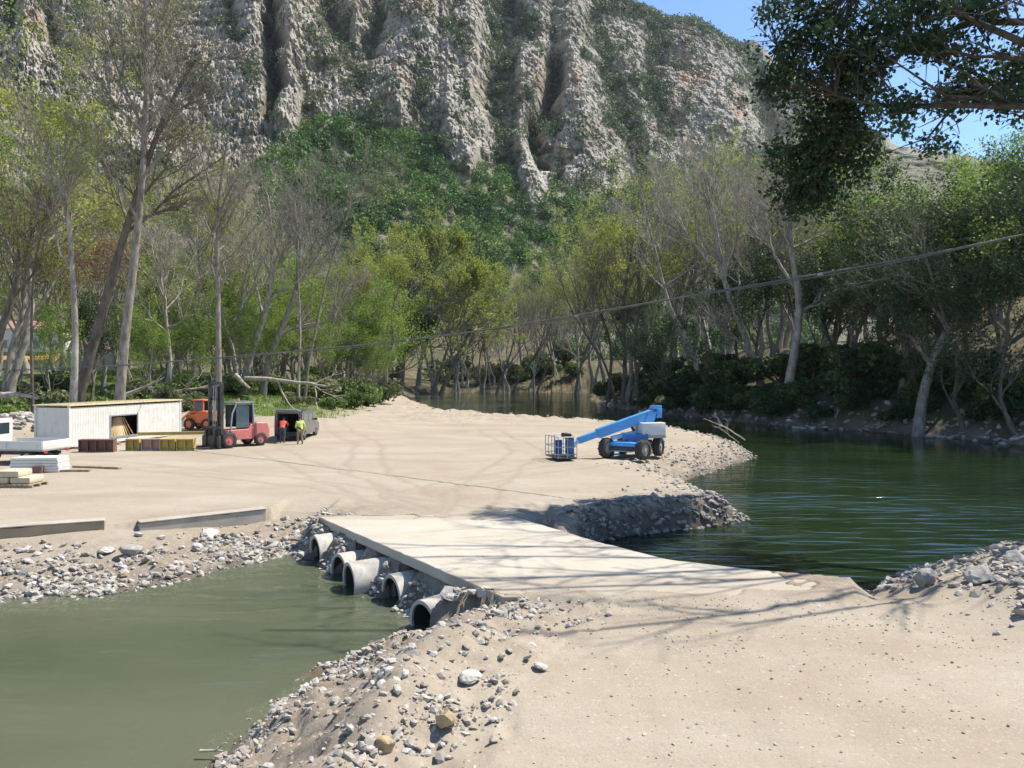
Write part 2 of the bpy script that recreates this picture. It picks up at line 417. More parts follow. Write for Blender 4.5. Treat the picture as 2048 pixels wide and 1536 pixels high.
dpa = nd(nt, 'ShaderNodeAttribute', attribute_name='damp_shade'); c1 = mixc(nt, dpa.outputs['Fac'], c1, ramp(nt, noise(nt, v, 4, 6, .7), [(.35, (.065, .055, .042)), (.7, (.14, .12, .095))]))  # dark tone for wet edges and for the bank shade painted into the soil
grass = ramp(nt, noise(nt, v, 1.1, 7, .7), [(.3, (.07, .085, .028)), (.5, (.10, .135, .04)), (.7, (.19, .18, .09))])
c2 = mixc(nt, sp.outputs[1], c1, grass)
wood = ramp(nt, noise(nt, v, .35, 7, .7), [(.35, (.05, .055, .025)), (.55, (.12, .10, .06)), (.7, (.24, .18, .10))])
c3 = mixc(nt, sp.outputs[2], c2, wood)
nt.links.new(c3, b.inputs['Base Color'])
hgt = mixc(nt, .35, noise(nt, v, 7, 6, .7), noise(nt, v, 30, 4, .7))
nt.links.new(bump(nt, hgt, .55, .05), b.inputs['Normal'])
nt.links.new(b.outputs[0], out.inputs[0])
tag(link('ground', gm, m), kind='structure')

# ================================================================ WATER
m, nt, out = nodes('river_water')
wv = gcoord(nt, 'Object')
tr = nd(nt, 'ShaderNodeBsdfTransparent'); tr.inputs[0].default_value = (.93, .96, .9, 1)
df = nd(nt, 'ShaderNodeBsdfDiffuse')
mk = ramp(nt, noise(nt, gcoord(nt, 'Object', (.12, .3, 1)), 1, 4), [(.35, (.10, .12, .07)), (.65, (.14, .15, .095))])
sx_ = nd(nt, 'ShaderNodeSeparateXYZ'); nt.links.new(wv, sx_.inputs[0]); mr2 = nd(nt, 'ShaderNodeMapRange'); nt.links.new(sx_.outputs[0], mr2.inputs[0]); mr2.inputs[1].default_value = -2.5; mr2.inputs[2].default_value = 3.5
mk = mixc(nt, mr2.outputs[0], mk, ramp(nt, noise(nt, gcoord(nt, 'Object', (.1, .2, 1)), 1, 4), [(.35, (.012, .026, .009)), (.65, (.024, .044, .014))]))
nt.links.new(mk, df.inputs[0])
m1 = nd(nt, 'ShaderNodeMixShader'); m1.inputs[0].default_value = .66
nt.links.new(tr.outputs[0], m1.inputs[1]); nt.links.new(df.outputs[0], m1.inputs[2])
gl = nd(nt, 'ShaderNodeBsdfGlossy'); gl.inputs['Roughness'].default_value = .05
fr = nd(nt, 'ShaderNodeFresnel'); fr.inputs[0].default_value = 1.34
w1 = noise(nt, gcoord(nt, 'Object', (.45, 1.7, 1)), 1.0, 2, .4, .6); w2 = noise(nt, gcoord(nt, 'Object', (1.2, 3.2, 1)), 4.5, 3, .6)
calm = ramp(nt, noise(nt, gcoord(nt, 'Object', (.07, .13, 1)), 1.0, 3), [(.35, (.25, .25, .25)), (.65, (1, 1, 1))])
hh = mixc(nt, 1.0, mixc(nt, .06, w1, w2), calm, 'MULTIPLY')
gd = nd(nt, 'ShaderNodeVectorMath', operation='DISTANCE'); nt.links.new(wv, gd.inputs[0]); gd.inputs[1].default_value = (11, 29, WZ)
rip = nd(nt, 'ShaderNodeMapRange'); nt.links.new(gd.outputs['Value'], rip.inputs[0]); rip.inputs[1].default_value = 3; rip.inputs[2].default_value = 28; rip.inputs[3].default_value = 1.0; rip.inputs[4].default_value = .14
b_ = nd(nt, 'ShaderNodeBump'); b_.inputs['Distance'].default_value = .32; nt.links.new(hh, b_.inputs['Height']); nt.links.new(rip.outputs[0], b_.inputs['Strength'])
nb = b_.outputs['Normal']
rgh = nd(nt, 'ShaderNodeMapRange'); nt.links.new(gd.outputs['Value'], rgh.inputs[0]); rgh.inputs[1].default_value = 4; rgh.inputs[2].default_value = 17; rgh.inputs[3].default_value = .03; rgh.inputs[4].default_value = .03
nt.links.new(rgh.outputs[0], gl.inputs['Roughness'])
nt.links.new(nb, gl.inputs['Normal'])
m2 = nd(nt, 'ShaderNodeMixShader'); nt.links.new(fr.outputs[0], m2.inputs[0]); nt.links.new(m1.outputs[0], m2.inputs[1]); nt.links.new(gl.outputs[0], m2.inputs[2])
nt.links.new(m2.outputs[0], out.inputs['Surface'])
va = nd(nt, 'ShaderNodeVolumeAbsorption'); va.inputs['Color'].default_value = (.40, .52, .22, 1); va.inputs['Density'].default_value = 1.1
nt.links.new(va.outputs[0], out.inputs['Volume'])
wb = MB()
wb.box((0, 0, -3.0), (1, 1, 1)); wb.v = []; wb.f = []; wb.sm = []
x0, x1, y0, y1, zb = -60, 75, -12, 235, -6.0
wb.add([(x0, y0, zb), (x1, y0, zb), (x1, y1, zb), (x0, y1, zb), (x0, y0, WZ), (x1, y0, WZ), (x1, y1, WZ), (x0, y1, WZ)],
       [(3, 2, 1, 0), (4, 5, 6, 7), (0, 1, 5, 4), (1, 2, 6, 5), (2, 3, 7, 6), (3, 0, 4, 7)])
tag(wb.build('water', m), kind='structure')

# ================================================================ CONCRETE SLAB ROAD
m, nt, out = nodes('slab_concrete')
v = gcoord(nt); b = nd(nt, 'ShaderNodeBsdfPrincipled'); b.inputs['Roughness'].default_value = .85
c = ramp(nt, noise(nt, v, .7, 7, .65), [(.3, (.385, .335, .255)), (.6, (.45, .40, .315)), (.8, (.50, .45, .37))])
c = mixc(nt, ramp(nt, noise(nt, v, 1.6, 8, .75), [(.50, (0, 0, 0)), (.72, (.7, .7, .7))]), c, (.37, .31, .23))
sy_ = nd(nt, 'ShaderNodeSeparateXYZ'); nt.links.new(v, sy_.inputs[0]); ym = nd(nt, 'ShaderNodeMapRange'); nt.links.new(sy_.outputs[1], ym.inputs[0]); ym.inputs[1].default_value = 17.6; ym.inputs[2].default_value = 15.6
y2 = nd(nt, 'ShaderNodeMapRange'); nt.links.new(sy_.outputs[1], y2.inputs[0]); y2.inputs[1].default_value = 22.8; y2.inputs[2].default_value = 24.2
ad = nd(nt, 'ShaderNodeMath', operation='ADD'); nt.links.new(ym.outputs[0], ad.inputs[0]); nt.links.new(y2.outputs[0], ad.inputs[1])
ad2 = nd(nt, 'ShaderNodeMath', operation='ADD'); nt.links.new(ad.outputs[0], ad2.inputs[0]); nt.links.new(noise(nt, v, 1.1, 7, .7), ad2.inputs[1])
c = mixc(nt, ramp(nt, ad2.outputs[0], [(.72, (0, 0, 0)), (1.1 if False else 1.0, (.9, .9, .9))]), c, (.345, .285, .21))
c = mixc(nt, ramp(nt, noise(nt, v, 30, 4), [(.3, (.5, .5, .5)), (.5, (0, 0, 0))]), c, (.27, .25, .21))
nt.links.new(c, b.inputs['Base Color'])
nt.links.new(bump(nt, noise(nt, v, 24, 6, .7), .5, .02), b.inputs['Normal'])
nt.links.new(b.outputs[0], out.inputs[0])
sb = MB()
def dens(poly, step):
    r = []
    for (ax, ay), (bx, by) in zip(poly, poly[1:] + poly[:1]):
        n = max(1, int(math.hypot(bx - ax, by - ay) / step))
        r += [(ax + (bx - ax) * i / n, ay + (by - ay) * i / n) for i in range(n)]
    return r
rg = np.random.default_rng(3)
pts = dens(SLAB, .25)
pts = [(x + float(rg.normal(0, .012)), y + float(rg.normal(0, .012))) for x, y in pts]
sb.prism(pts, 'z', -.22, .03)
so_ = sb.build('road', m, bevel=.025); tag(so_, kind='structure')

# ================================================================ RETAINING WALLS
conc = pm('weathered_concrete', (.36, .315, .25), .9, var=.2, scale=1.5, dirt=(.30, .25, .19), bmp=.01, bscale=30)
conc_tan = pm('earth_stained_concrete', (.33, .255, .16), .9, var=.22, scale=1.2, dirt=(.33, .24, .14), bmp=.015, bscale=20)
def wall(name, a, b, top, bot, th, m, label):
    L = math.hypot(b[0] - a[0], b[1] - a[1]); ang = math.atan2(b[1] - a[1], b[0] - a[0])
    e = empty(name, (a[0], a[1], 0), ang)
    mb_ = MB(); n = int(L / .3)
    poly = [(i * L / n, bot) for i in range(n + 1)] + [(L - i * L / n, top + float(rg.normal(0, .012))) for i in range(n + 1)]
    mb_.prism(poly, 'y', 0, th)
    mb_.build('wall_face', m, e, bevel=.02)
    c = MB(); c.prism([(0, top + .004), (L, top + .004), (L, top + .05), (0, top + .05)], 'y', -.03, th + .03); c.build('coping', conc, e, bevel=.02)
    tag(e, label, 'wall')
wall('retaining_wall', (-11.0, 22.75), (-8.0, 25.1), .02, -1.0, .35, conc, 'low grey concrete wall with a pale top above the stony bank, nearer the culverts')
wall('retaining_wall', (-20.0, 18.9), (-11.9, 22.5), .14, -1.0, .4, conc_tan, 'low tan earth-stained wall running out of frame above the stony bank')
# ================================================================ MOUNTAIN (cliff sheet: bearing x height)
def ln(px, pts): return np.interp(px, [p[0] for p in pts], [p[1] for p in pts])
SKY = [(-900, -260), (600, -260), (1100, -110), (1200, -32), (1245, 2), (1300, 26), (1350, 46), (1400, 66), (1440, 90), (1485, 100), (1530, 128), (1600, 190), (1700, 250), (1760, 285), (1830, 305), (2100, 330), (3200, 420)]
FTOP = [(-900, 360), (0, 360), (250, 350), (480, 330), (560, 285), (620, 232), (700, 232), (800, 262), (880, 278), (896, 338), (940, 352), (962, 305), (1028, 322), (1042, 384), (1084, 402), (1104, 360), (1130, 384), (1200, 394), (1300, 350), (1400, 330), (1550, 300), (3000, 300)]
DB = [(-900, 150), (0, 185), (300, 205), (600, 226), (800, 246), (1000, 282), (1200, 330), (1400, 390), (1550, 440), (1800, 520), (2300, 640), (3200, 800)]
pxs = np.concatenate([np.arange(-900, -60, 8.0), np.arange(-60, 1640, 2.3), np.arange(1640, 3000, 14.0)])
A = (pxs - CX) / F
NR = 520
zs = np.concatenate([[-8, 0], np.linspace(3, 430, NR - 2)])
Yc = ln(pxs, DB); Zm = np.zeros((NR, len(pxs))); Ym = np.zeros_like(Zm); PYb = np.zeros_like(Zm)
zc = np.full(len(pxs), zs[0]); skyline = ln(pxs, SKY); ftop = ln(pxs, FTOP)
for i in range(NR):
    dz = 0 if i == 0 else zs[i] - zs[i - 1]
    py = YH - (zc - CH) / Yc * F
    cliff = sstep(20, -12, py - ftop)
    s = 1.12 * (1 - cliff) + (.74 + .2 * sstep(560, 380, pxs) + .18 * np.sin(zc * .09 + pxs * .013)) * cliff
    clip = sstep(6, -2, py - skyline - 4)
    zc = zc + dz * (1 - clip); Yc = Yc + dz * (s * (1 - clip) + 1.6 * clip)
    Zm[i] = zc; Ym[i] = Yc; PYb[i] = YH - (zc - CH) / Yc * F
PXb = np.broadcast_to(pxs, Zm.shape)
U = PXb * .21; V_ = Zm
CL = sstep(26, -14, PYb - ftop[None, :])            # cliff mask
GUL = [([(545, -40), (541, 60), (546, 170), (538, 215)], 15, 46), ([(598, 140), (616, 250)], 13, 12), ([(655, -40), (668, 45)], 24, 20), ([(762, -40), (750, 50), (735, 95)], 18, 17),
       ([(908, -20), (897, 65)], 11, 10), ([(1000, -40), (1002, 80), (985, 180), (1004, 320)], 30, 20), ([(1032, 0), (1052, 64)], 15, 13), ([(1108, 130), (1088, 200), (1066, 250), (1078, 320)], 18, 52),
       ([(1180, 40), (1222, 180), (1262, 280), (1292, 370)], 30, 22), ([(1310, 60), (1290, 160), (1334, 250)], 26, 15), ([(1116, 325), (1110, 372)], 12, 11), ([(842, 130), (836, 205)], 22, 8),
       ([(88, 0), (112, 70)], 22, 15), ([(455, -20), (470, 70)], 14, 10), ([(690, 60), (720, 170)], 20, 9), ([(1510, 110), (1535, 250), (1550, 330)], 20, 24), ([(20, -30), (30, 60)], 14, 10), ([(700, 120), (640, 130)], 20, 6), ([(930, 190), (950, 280)], 14, 8)]
RIB = [([(578, -20), (592, 120), (570, 240)], 24, 13), ([(835, -20), (852, 120), (900, 250), (935, 345)], 46, 15), ([(952, 40), (944, 180), (985, 300)], 24, 9), ([(1148, -20), (1160, 150), (1172, 310)], 38, 20),
       ([(1046, 280), (1064, 390)], 22, 14), ([(1402, 85), (1432, 180), (1462, 270)], 62, 24), ([(715, -20), (715, 60)], 14, 9), ([(50, -20), (50, 110)], 26, 12), ([(790, 160), (800, 230)], 26, 8), ([(930, 290), (945, 350)], 16, 8)]
wpx = PXb + 16 * (fbm(U * .12, V_ * .09, 3, 71) - .5) * 2; wpy = PYb
dis = np.zeros_like(Zm); gulm = np.zeros_like(Zm)
for pl, wd, dp_ in GUL:
    d = seg_dist(wpx, wpy, pl); g = np.exp(-(d / wd) ** 2); dis += .8 * dp_ * g * (.25 + .75 * CL); gulm = np.maximum(gulm, g)
for pl, wd, dp_ in RIB:
    d = seg_dist(wpx, wpy, pl); g = np.exp(-(d / wd) ** 2); dis -= .85 * dp_ * g * (.2 + .8 * CL)
warp = fbm(U * .05, V_ * .05, 3, 77) * 6
r1 = fbm(U * .055 + warp * .25, V_ * .026, 4, 81, True); r2 = fbm(U * .22 + warp, V_ * .11, 4, 91, True); r3 = fbm(U * .62 + V_ * .15, V_ * .42, 4, 95, True)
led = fbm(U * .10, V_ * .30, 3, 99)
sU = (U * .085 + V_ * .010 + fbm(U * .04, V_ * .03, 4, 301) * 3.6) % 1; sU2 = (U * .21 + fbm(U * .09, V_ * .06, 4, 305) * 3.2 - V_ * .014) % 1; sV = (V_ * .075 + fbm(U * .06, V_ * .03, 3, 307) * 2.4) % 1
amp = .35 + .9 * fbm(U * .05, V_ * .03, 3, 309)
dis += CL * amp * ((sU - .5) * 2.0 + (sU2 - .5) * 1.5 + (sV - .5) * 1.8)
dis += CL * ((.62 - r1) * 6 + (.6 - r2) * 4.2 + (.6 - r3) * 4.2 + (led - .5) * 3 + (.6 - fbm(U * 1.6, V_ * .8, 3, 97, True)) * 3.0)
dis += (1 - CL) * ((fbm(U * .05, V_ * .05, 4, 61) - .5) * 22 + (fbm(U * .3, V_ * .3, 3, 63) - .5) * 5)
dis *= sstep(-4, 12, Zm)
Yf = Ym + dis
MX = A[None, :] * Yf; MZ = Zm + CL * (fbm(U * .5, V_ * .5, 3, 67) - .5) * 2.5 + 3.0 * (fbm(U * .25, V_ * .0 + 3, 4, 68) - .5) * sstep(150, 40, PYb - skyline[None, :])
nr, nc = Zm.shape
idx = np.arange(nr * nc).reshape(nr, nc)
quads = np.stack([idx[:-1, :-1], idx[:-1, 1:], idx[1:, 1:], idx[1:, :-1]], -1).reshape(-1, 4)
vegm = np.clip((1 - CL) * .9 + gulm * .55 + sstep(.55, .7, fbm(U * .09, V_ * .05, 4, 121)) * .6 + sstep(60, 10, PYb - skyline[None, :]) * .5, 0, 1)
warm = .75 * sstep(.62, .82, fbm(U * .10, V_ * .035, 4, 131)) * CL
for (wx, wy, ww, wh) in [(842, 30, 22, 16), (1370, 150, 12, 40), (1155, 180, 8, 30), (1400, 170, 25, 12)]:
    warm = np.maximum(warm, CL * np.exp(-((PXb - wx) / ww) ** 2 - ((PYb - wy) / wh) ** 2) * 1.2)
me = npmesh('mountain', np.stack([MX, Yf, MZ], -1).reshape(-1, 3), quads, False,
            {'cover': ('POINT', np.stack([vegm, warm, CL], -1).reshape(-1, 3))})
m, nt, out = nodes('limestone')
v = gcoord(nt, 'Object'); b = nd(nt, 'ShaderNodeBsdfPrincipled'); b.inputs['Roughness'].default_value = .95; b.inputs['Specular IOR Level'].default_value = .1
cv = nd(nt, 'ShaderNodeAttribute', attribute_name='cover'); sp = nd(nt, 'ShaderNodeSeparateColor'); nt.links.new(cv.outputs['Color'], sp.inputs[0])
rk = ramp(nt, noise(nt, gcoord(nt, 'Object', (1, 1, .35)), .11, 8, .68), [(.30, (.285, .25, .205)), (.46, (.41, .37, .305)), (.66, (.50, .455, .385))])
rk = mixc(nt, ramp(nt, noise(nt, gcoord(nt, 'Object', (1, 1, .22)), .55, 6, .7), [(.34, (.6, .6, .6)), (.5, (0, 0, 0))]), rk, (.15, .14, .12))
rk = mixc(nt, sp.outputs[1], rk, (.42, .31, .22))
vg = ramp(nt, noise(nt, v, .16, 8, .72), [(.32, (.085, .10, .05)), (.5, (.16, .15, .09)), (.68, (.27, .24, .18))])
vf = mixc(nt, 1.0, sp.outputs[0], ramp(nt, noise(nt, v, .22, 7, .7), [(.36, (0, 0, 0)), (.56, (1, 1, 1))]), 'MULTIPLY')
cli = ramp(nt, sp.outputs[2], [(0, (.9, .9, .9)), (1, (0, 0, 0))]); vf = mixc(nt, 1.0, vf, cli, 'LIGHTEN')
c = mixc(nt, vf, rk, vg)
nt.links.new(c, b.inputs['Base Color'])
nt.links.new(bump(nt, noise(nt, gcoord(nt, 'Object', (1, 1, .5)), .5, 8, .75), 1.0, 1.3), b.inputs['Normal'])
nt.links.new(b.outputs[0], out.inputs[0])
tag(link('mountain', me, m), kind='structure')
# second, farther ridge seen past the shoulder of the first
hx = np.linspace(1200, 2600, 160); hk = ln(hx, [(1200, 60), (1400, 72), (1440, 78), (1470, 84), (1500, 82), (1530, 100), (1580, 130), (1700, 225), (1800, 290), (2000, 330), (2600, 380)]) + 9 * (fbm(hx * .05, hx * 0, 4, 7) - .5)
rows = 40; H = []
for j in range(rows):
    t = j / (rows - 1); Yh = 900 - 220 * (1 - t) + 40 * (fbm(hx * .04, hx * 0 + t * 6, 4, 9) - .5)
    ztop = CH + (YH - hk) / F * 900
    H.append(np.stack([(hx - CX) / F * Yh, Yh, -5 + (ztop + 5) * t], -1))
H = np.array(H); ii = np.arange(rows * 160).reshape(rows, 160)
hm = npmesh('hill', H.reshape(-1, 3), np.stack([ii[:-1, :-1], ii[:-1, 1:], ii[1:, 1:], ii[1:, :-1]], -1).reshape(-1, 4), False,
            {'cover': ('POINT', np.tile(np.array([[.5, .1, .8]]), (rows * 160, 1)))})
tag(link('hill', hm, m), kind='structure')

# ---------------------------------------------------------------- leaf clumps (far foliage)
def clumps(C, S, n, leaf, rng, tint, squash=.85, jit=.22):
    """C (M,3) centres, S (M,) radii -> V, Q, tint per face; leaf-sized faces on irregular crowns"""
    M = len(C)
    d = rng.normal(size=(M, n, 3)); d /= np.linalg.norm(d, axis=2, keepdims=True)
    lob = rng.normal(size=(M, 5, 3)); lob /= np.linalg.norm(lob, axis=2, keepdims=True)
    bulge = (np.einsum('mni,mki->mnk', d, lob).max(2)) ** 2
    rad = (.55 + .5 * bulge) * (1 - .5 * rng.random((M, n)) ** 2.2)
    p = d * rad[..., None]; p[..., 2] *= squash
    p = C[:, None] + p * S[:, None, None]
    a = rng.normal(size=(M, n, 3)) + d * 1.0; a /= np.linalg.norm(a, axis=2, keepdims=True)
    u = np.cross(a, rng.normal(size=(M, n, 3))); u /= np.linalg.norm(u, axis=2, keepdims=True) + 1e-9
    w_ = np.cross(a, u)
    sz = (leaf * S[:, None] * rng.uniform(.6, 1.4, (M, n)))[..., None]
    V = np.stack([p - u * sz - w_ * sz * .7, p + u * sz - w_ * sz * .5, p + u * sz * .8 + w_ * sz * .8, p - u * sz * .7 + w_ * sz * .6], 2)
    t = np.clip(tint[:, None] + rng.normal(0, jit, (M, n)), 0, 1)
    return V.reshape(-1, 3), np.arange(M * n * 4).reshape(-1, 4), t.reshape(-1)

forest_mat = leafmat('forest_leaves', [(0, (.03, .075, .02)), (.35, (.068, .145, .034)), (.7, (.125, .22, .05)), (1, (.22, .27, .075))], .22)
scrub_mat = leafmat('scrub_leaves', [(0, (.05, .085, .038)), (.4, (.085, .13, .055)), (.75, (.145, .175, .08)), (1, (.24, .22, .15))], .2)
rg = np.random.default_rng(11)
# sample cells of the sheet
area = np.ones_like(Zm)
inview = (PXb > -80) & (PXb < 1750) & (PYb > -60) & (Zm > 3)
dens_f = ((1 - CL) * (.35 + .65 * sstep(470, 540, PXb)) * (PYb > 200) * (PYb < 735)).astype(float) * inview
dens_f *= np.where(PXb < 520, sstep(.42, .6, fbm(U * .07, V_ * .07, 3, 141)), 1)
def sample(dens_, n):
    pr = dens_.ravel() / dens_.sum(); k = rg.choice(len(pr), n, p=pr)
    i, j = np.unravel_index(k, dens_.shape); return i, j
i, j = sample(dens_f, 5200)
C = np.stack([MX[i, j], Yf[i, j], MZ[i, j]], -1); S = (1.5 + 3.4 * rg.random(len(i)) ** 1.4) * (C[:, 1] / 300) ** .5
C[:, 2] += S * .5; C += rg.normal(0, .6, C.shape)
tint = np.clip(fbm(C[:, 0] * .05, C[:, 2] * .06, 3, 151) * 1.1 - .12 + rg.normal(0, .16, len(i)), 0, 1)
V, Q, t = clumps(C, S, 170, .085, rg, tint)
fo = link('forest', npmesh('forest', V, Q, False, {'tint': ('FACE', t)}), forest_mat); tag(fo, kind='stuff')
# shrubs on ledges and in gullies
pz = sstep(.52, .6, fbm(U * .13, V_ * .09, 4, 121)) * .7 + sstep(1150, 1200, PXb) * .16 * sstep(.42, .5, fbm(U * .2, V_ * .12, 3, 123))  + gulm ** 2 * 1.2 + sstep(45, 5, PYb - skyline[None, :]) * .9 + .035
pz = pz * CL * inview * (1 - .65 * np.clip(sum(np.exp(-(seg_dist(wpx, wpy, pl) / (wd * .8)) ** 2) for pl, wd, _ in RIB), 0, 1))
i, j = sample(pz, 6500)
C = np.stack([MX[i, j], Yf[i, j], MZ[i, j]], -1); S = (.7 + 4.6 * rg.random(len(i)) ** 2.4) * (C[:, 1] / 330) ** .5
C[:, 1] -= S * .5
tint = np.clip(rg.uniform(.05, .8, len(i)) + .25 * (C[:, 0] < -60), 0, 1)
V, Q, t = clumps(C, S, 110, .095, rg, tint)
fo = link('scrub', npmesh('scrub', V, Q, False, {'tint': ('FACE', t)}), scrub_mat); tag(fo, kind='stuff')
# ================================================================ TREE KIT (batched)
def resample(pts, K):
    pts = np.asarray(pts, float); s = np.concatenate([[0], np.cumsum(np.linalg.norm(np.diff(pts, axis=0), axis=1))])
    t = np.linspace(0, s[-1], K)
    return np.stack([np.interp(t, s, pts[:, k]) for k in range(3)], -1)
def smoothpath(pts, K):
    p = resample(pts, K)
    for _ in range(2):
        q = p.copy(); q[1:-1] = .25 * p[:-2] + .5 * p[1:-1] + .25 * p[2:]; p = q
    return p
def tubes(Pp, R, n):
    """Pp (M,K,3), R (M,K) -> V, quads"""
    M, K, _ = Pp.shape
    T = np.gradient(Pp, axis=1); T /= np.linalg.norm(T, axis=2, keepdims=True) + 1e-9
    ref = np.where(np.abs(T[:, :1, 2:3]) > .8, np.array([1., .17, 0]), np.array([0, .1, 1.])); ref = np.broadcast_to(ref, T.shape)
    N = np.cross(T, ref); N /= np.linalg.norm(N, axis=2, keepdims=True) + 1e-9
    B = np.cross(T, N)
    a = np.arange(n) * 2 * PI / n
    V = Pp[:, :, None] + R[:, :, None, None] * (np.cos(a)[:, None] * N[:, :, None] + np.sin(a)[:, None] * B[:, :, None])
    base = (np.arange(M)[:, None, None] * K + np.arange(K - 1)[None, :, None]) * n
    k = np.arange(n)[None, None]; k2 = (k + 1) % n
    Q = np.stack([base + k, base + k2, base + n + k2, base + n + k], -1).reshape(-1, 4)
    return V.reshape(-1, 3), Q
def spawn(Pp, R, n, rng, t0=.3, t1=1, L=(.4, .7), ang=(.5, 1.1), up=.25, rr=.55, wander=.09, K=5, curl=.1, taper=.35, plen=None):
    M, KK, _ = Pp.shape; m = M * n
    ii = np.repeat(np.arange(M), n); t = rng.uniform(t0, t1, m)
    s = t * (KK - 1); k = np.minimum(s.astype(int), KK - 2); f = (s - k)[:, None]
    p0 = Pp[ii, k] * (1 - f) + Pp[ii, k + 1] * f
    T = Pp[ii, k + 1] - Pp[ii, k]; T /= np.linalg.norm(T, axis=1, keepdims=True) + 1e-9
    q = rng.normal(size=(m, 3)); q -= T * (q * T).sum(1, keepdims=True); q /= np.linalg.norm(q, axis=1, keepdims=True) + 1e-9
    a = rng.uniform(*ang, m)[:, None]
    d = np.cos(a) * T + np.sin(a) * q; d[:, 2] += up; d /= np.linalg.norm(d, axis=1, keepdims=True)
    pl = np.linalg.norm(np.diff(Pp, axis=1), axis=2).sum(1)[ii] if plen is None else plen
    ln_ = pl * rng.uniform(*L, m) * (1.2 - .55 * t)
    r0 = np.minimum((R[ii, k] * (1 - f[:, 0]) + R[ii, k + 1] * f[:, 0]) * rr, ln_ * .05)
    u = np.linspace(0, 1, K)[None, :, None]
    wob = np.cumsum(rng.normal(0, 1, (m, K, 3)), 1) * wander / math.sqrt(K); wob[:, 0] = 0
    Q = p0[:, None] + ln_[:, None, None] * (d[:, None] * u + wob)
    Q[..., 2] += (curl * ln_)[:, None] * u[..., 0] ** 2
    Rr = r0[:, None] * (1 - (1 - taper) * np.linspace(0, 1, K))[None]
    return Q, Rr
def leaves_on(Pp, per, size, spread, rng, tint0=.5, tjit=.2, flat=0.0):
    M, K, _ = Pp.shape; m = M * per
    ii = np.repeat(np.arange(M), per); t = rng.uniform(.25, 1, m); s = t * (K - 1); k = np.minimum(s.astype(int), K - 2); f = (s - k)[:, None]
    p = Pp[ii, k] * (1 - f) + Pp[ii, k + 1] * f + rng.normal(0, spread, (m, 3))
    a = rng.normal(size=(m, 3)); a[:, 2] = a[:, 2] * (1 - flat) + flat * 1.5; a /= np.linalg.norm(a, axis=1, keepdims=True)
    u = np.cross(a, rng.normal(size=(m, 3))); u /= np.linalg.norm(u, axis=1, keepdims=True) + 1e-9
    w_ = np.cross(a, u); sz = (size * rng.uniform(.6, 1.35, m))[:, None]
    V = np.stack([p - u * sz, p - w_ * sz * .62, p + u * sz, p + w_ * sz * .62], 1)
    ct = tint0 + rng.normal(0, tjit, M)
    return V.reshape(-1, 3), np.arange(m * 4).reshape(-1, 4), np.clip(ct[ii] + rng.normal(0, .1, m), 0, 1)
def joinvq(parts):
    Vs = []; Qs = []; b = 0
    for V, Q in parts: Vs.append(V); Qs.append(Q + b); b += len(V)
    return np.concatenate(Vs), np.concatenate(Qs)

def bark(name, c, c2, scale=3):
    m, nt, out = nodes(name); v = gcoord(nt, 'Object', (1, 1, .35)); b = nd(nt, 'ShaderNodeBsdfPrincipled'); b.inputs['Roughness'].default_value = .9; b.inputs['Specular IOR Level'].default_value = .2
    n = noise(nt, v, scale, 6, .65)
    nt.links.new(ramp(nt, n, [(.38, c2), (.62, c)]), b.inputs['Base Color']); nt.links.new(bump(nt, n, .6, .04), b.inputs['Normal'])
    nt.links.new(b.outputs[0], out.inputs[0]); return m
BK_PALE = bark('plane_bark', (.40, .37, .31), (.19, .165, .13))
BK_GREY = bark('grey_bark', (.30, .27, .225), (.15, .13, .10))
BK_DARK = bark('dark_bark', (.17, .145, .115), (.085, .07, .055))
LF_SPRING = leafmat('spring_leaves', [(0, (.18, .195, .045)), (.4, (.27, .32, .06)), (.75, (.36, .39, .08)), (1, (.44, .39, .11))], .45)
LF_LIGHT = leafmat('light_leaves', [(0, (.09, .16, .03)), (.45, (.17, .28, .045)), (.8, (.27, .36, .06)), (1, (.36, .39, .09))], .5)
LF_DARK = leafmat('dark_leaves', [(0, (.018, .038, .016)), (.45, (.042, .076, .026)), (.8, (.085, .13, .042)), (1, (.14, .18, .06))], .25)
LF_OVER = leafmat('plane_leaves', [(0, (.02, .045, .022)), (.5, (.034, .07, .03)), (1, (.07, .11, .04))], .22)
LF_GREY = leafmat('bud_haze', [(0, (.16, .135, .10)), (.5, (.25, .215, .16)), (1, (.33, .28, .18))], .3)
LF_RUST = leafmat('rust_leaves', [(0, (.16, .09, .045)), (.5, (.24, .14, .07)), (1, (.32, .2, .09))], .35)

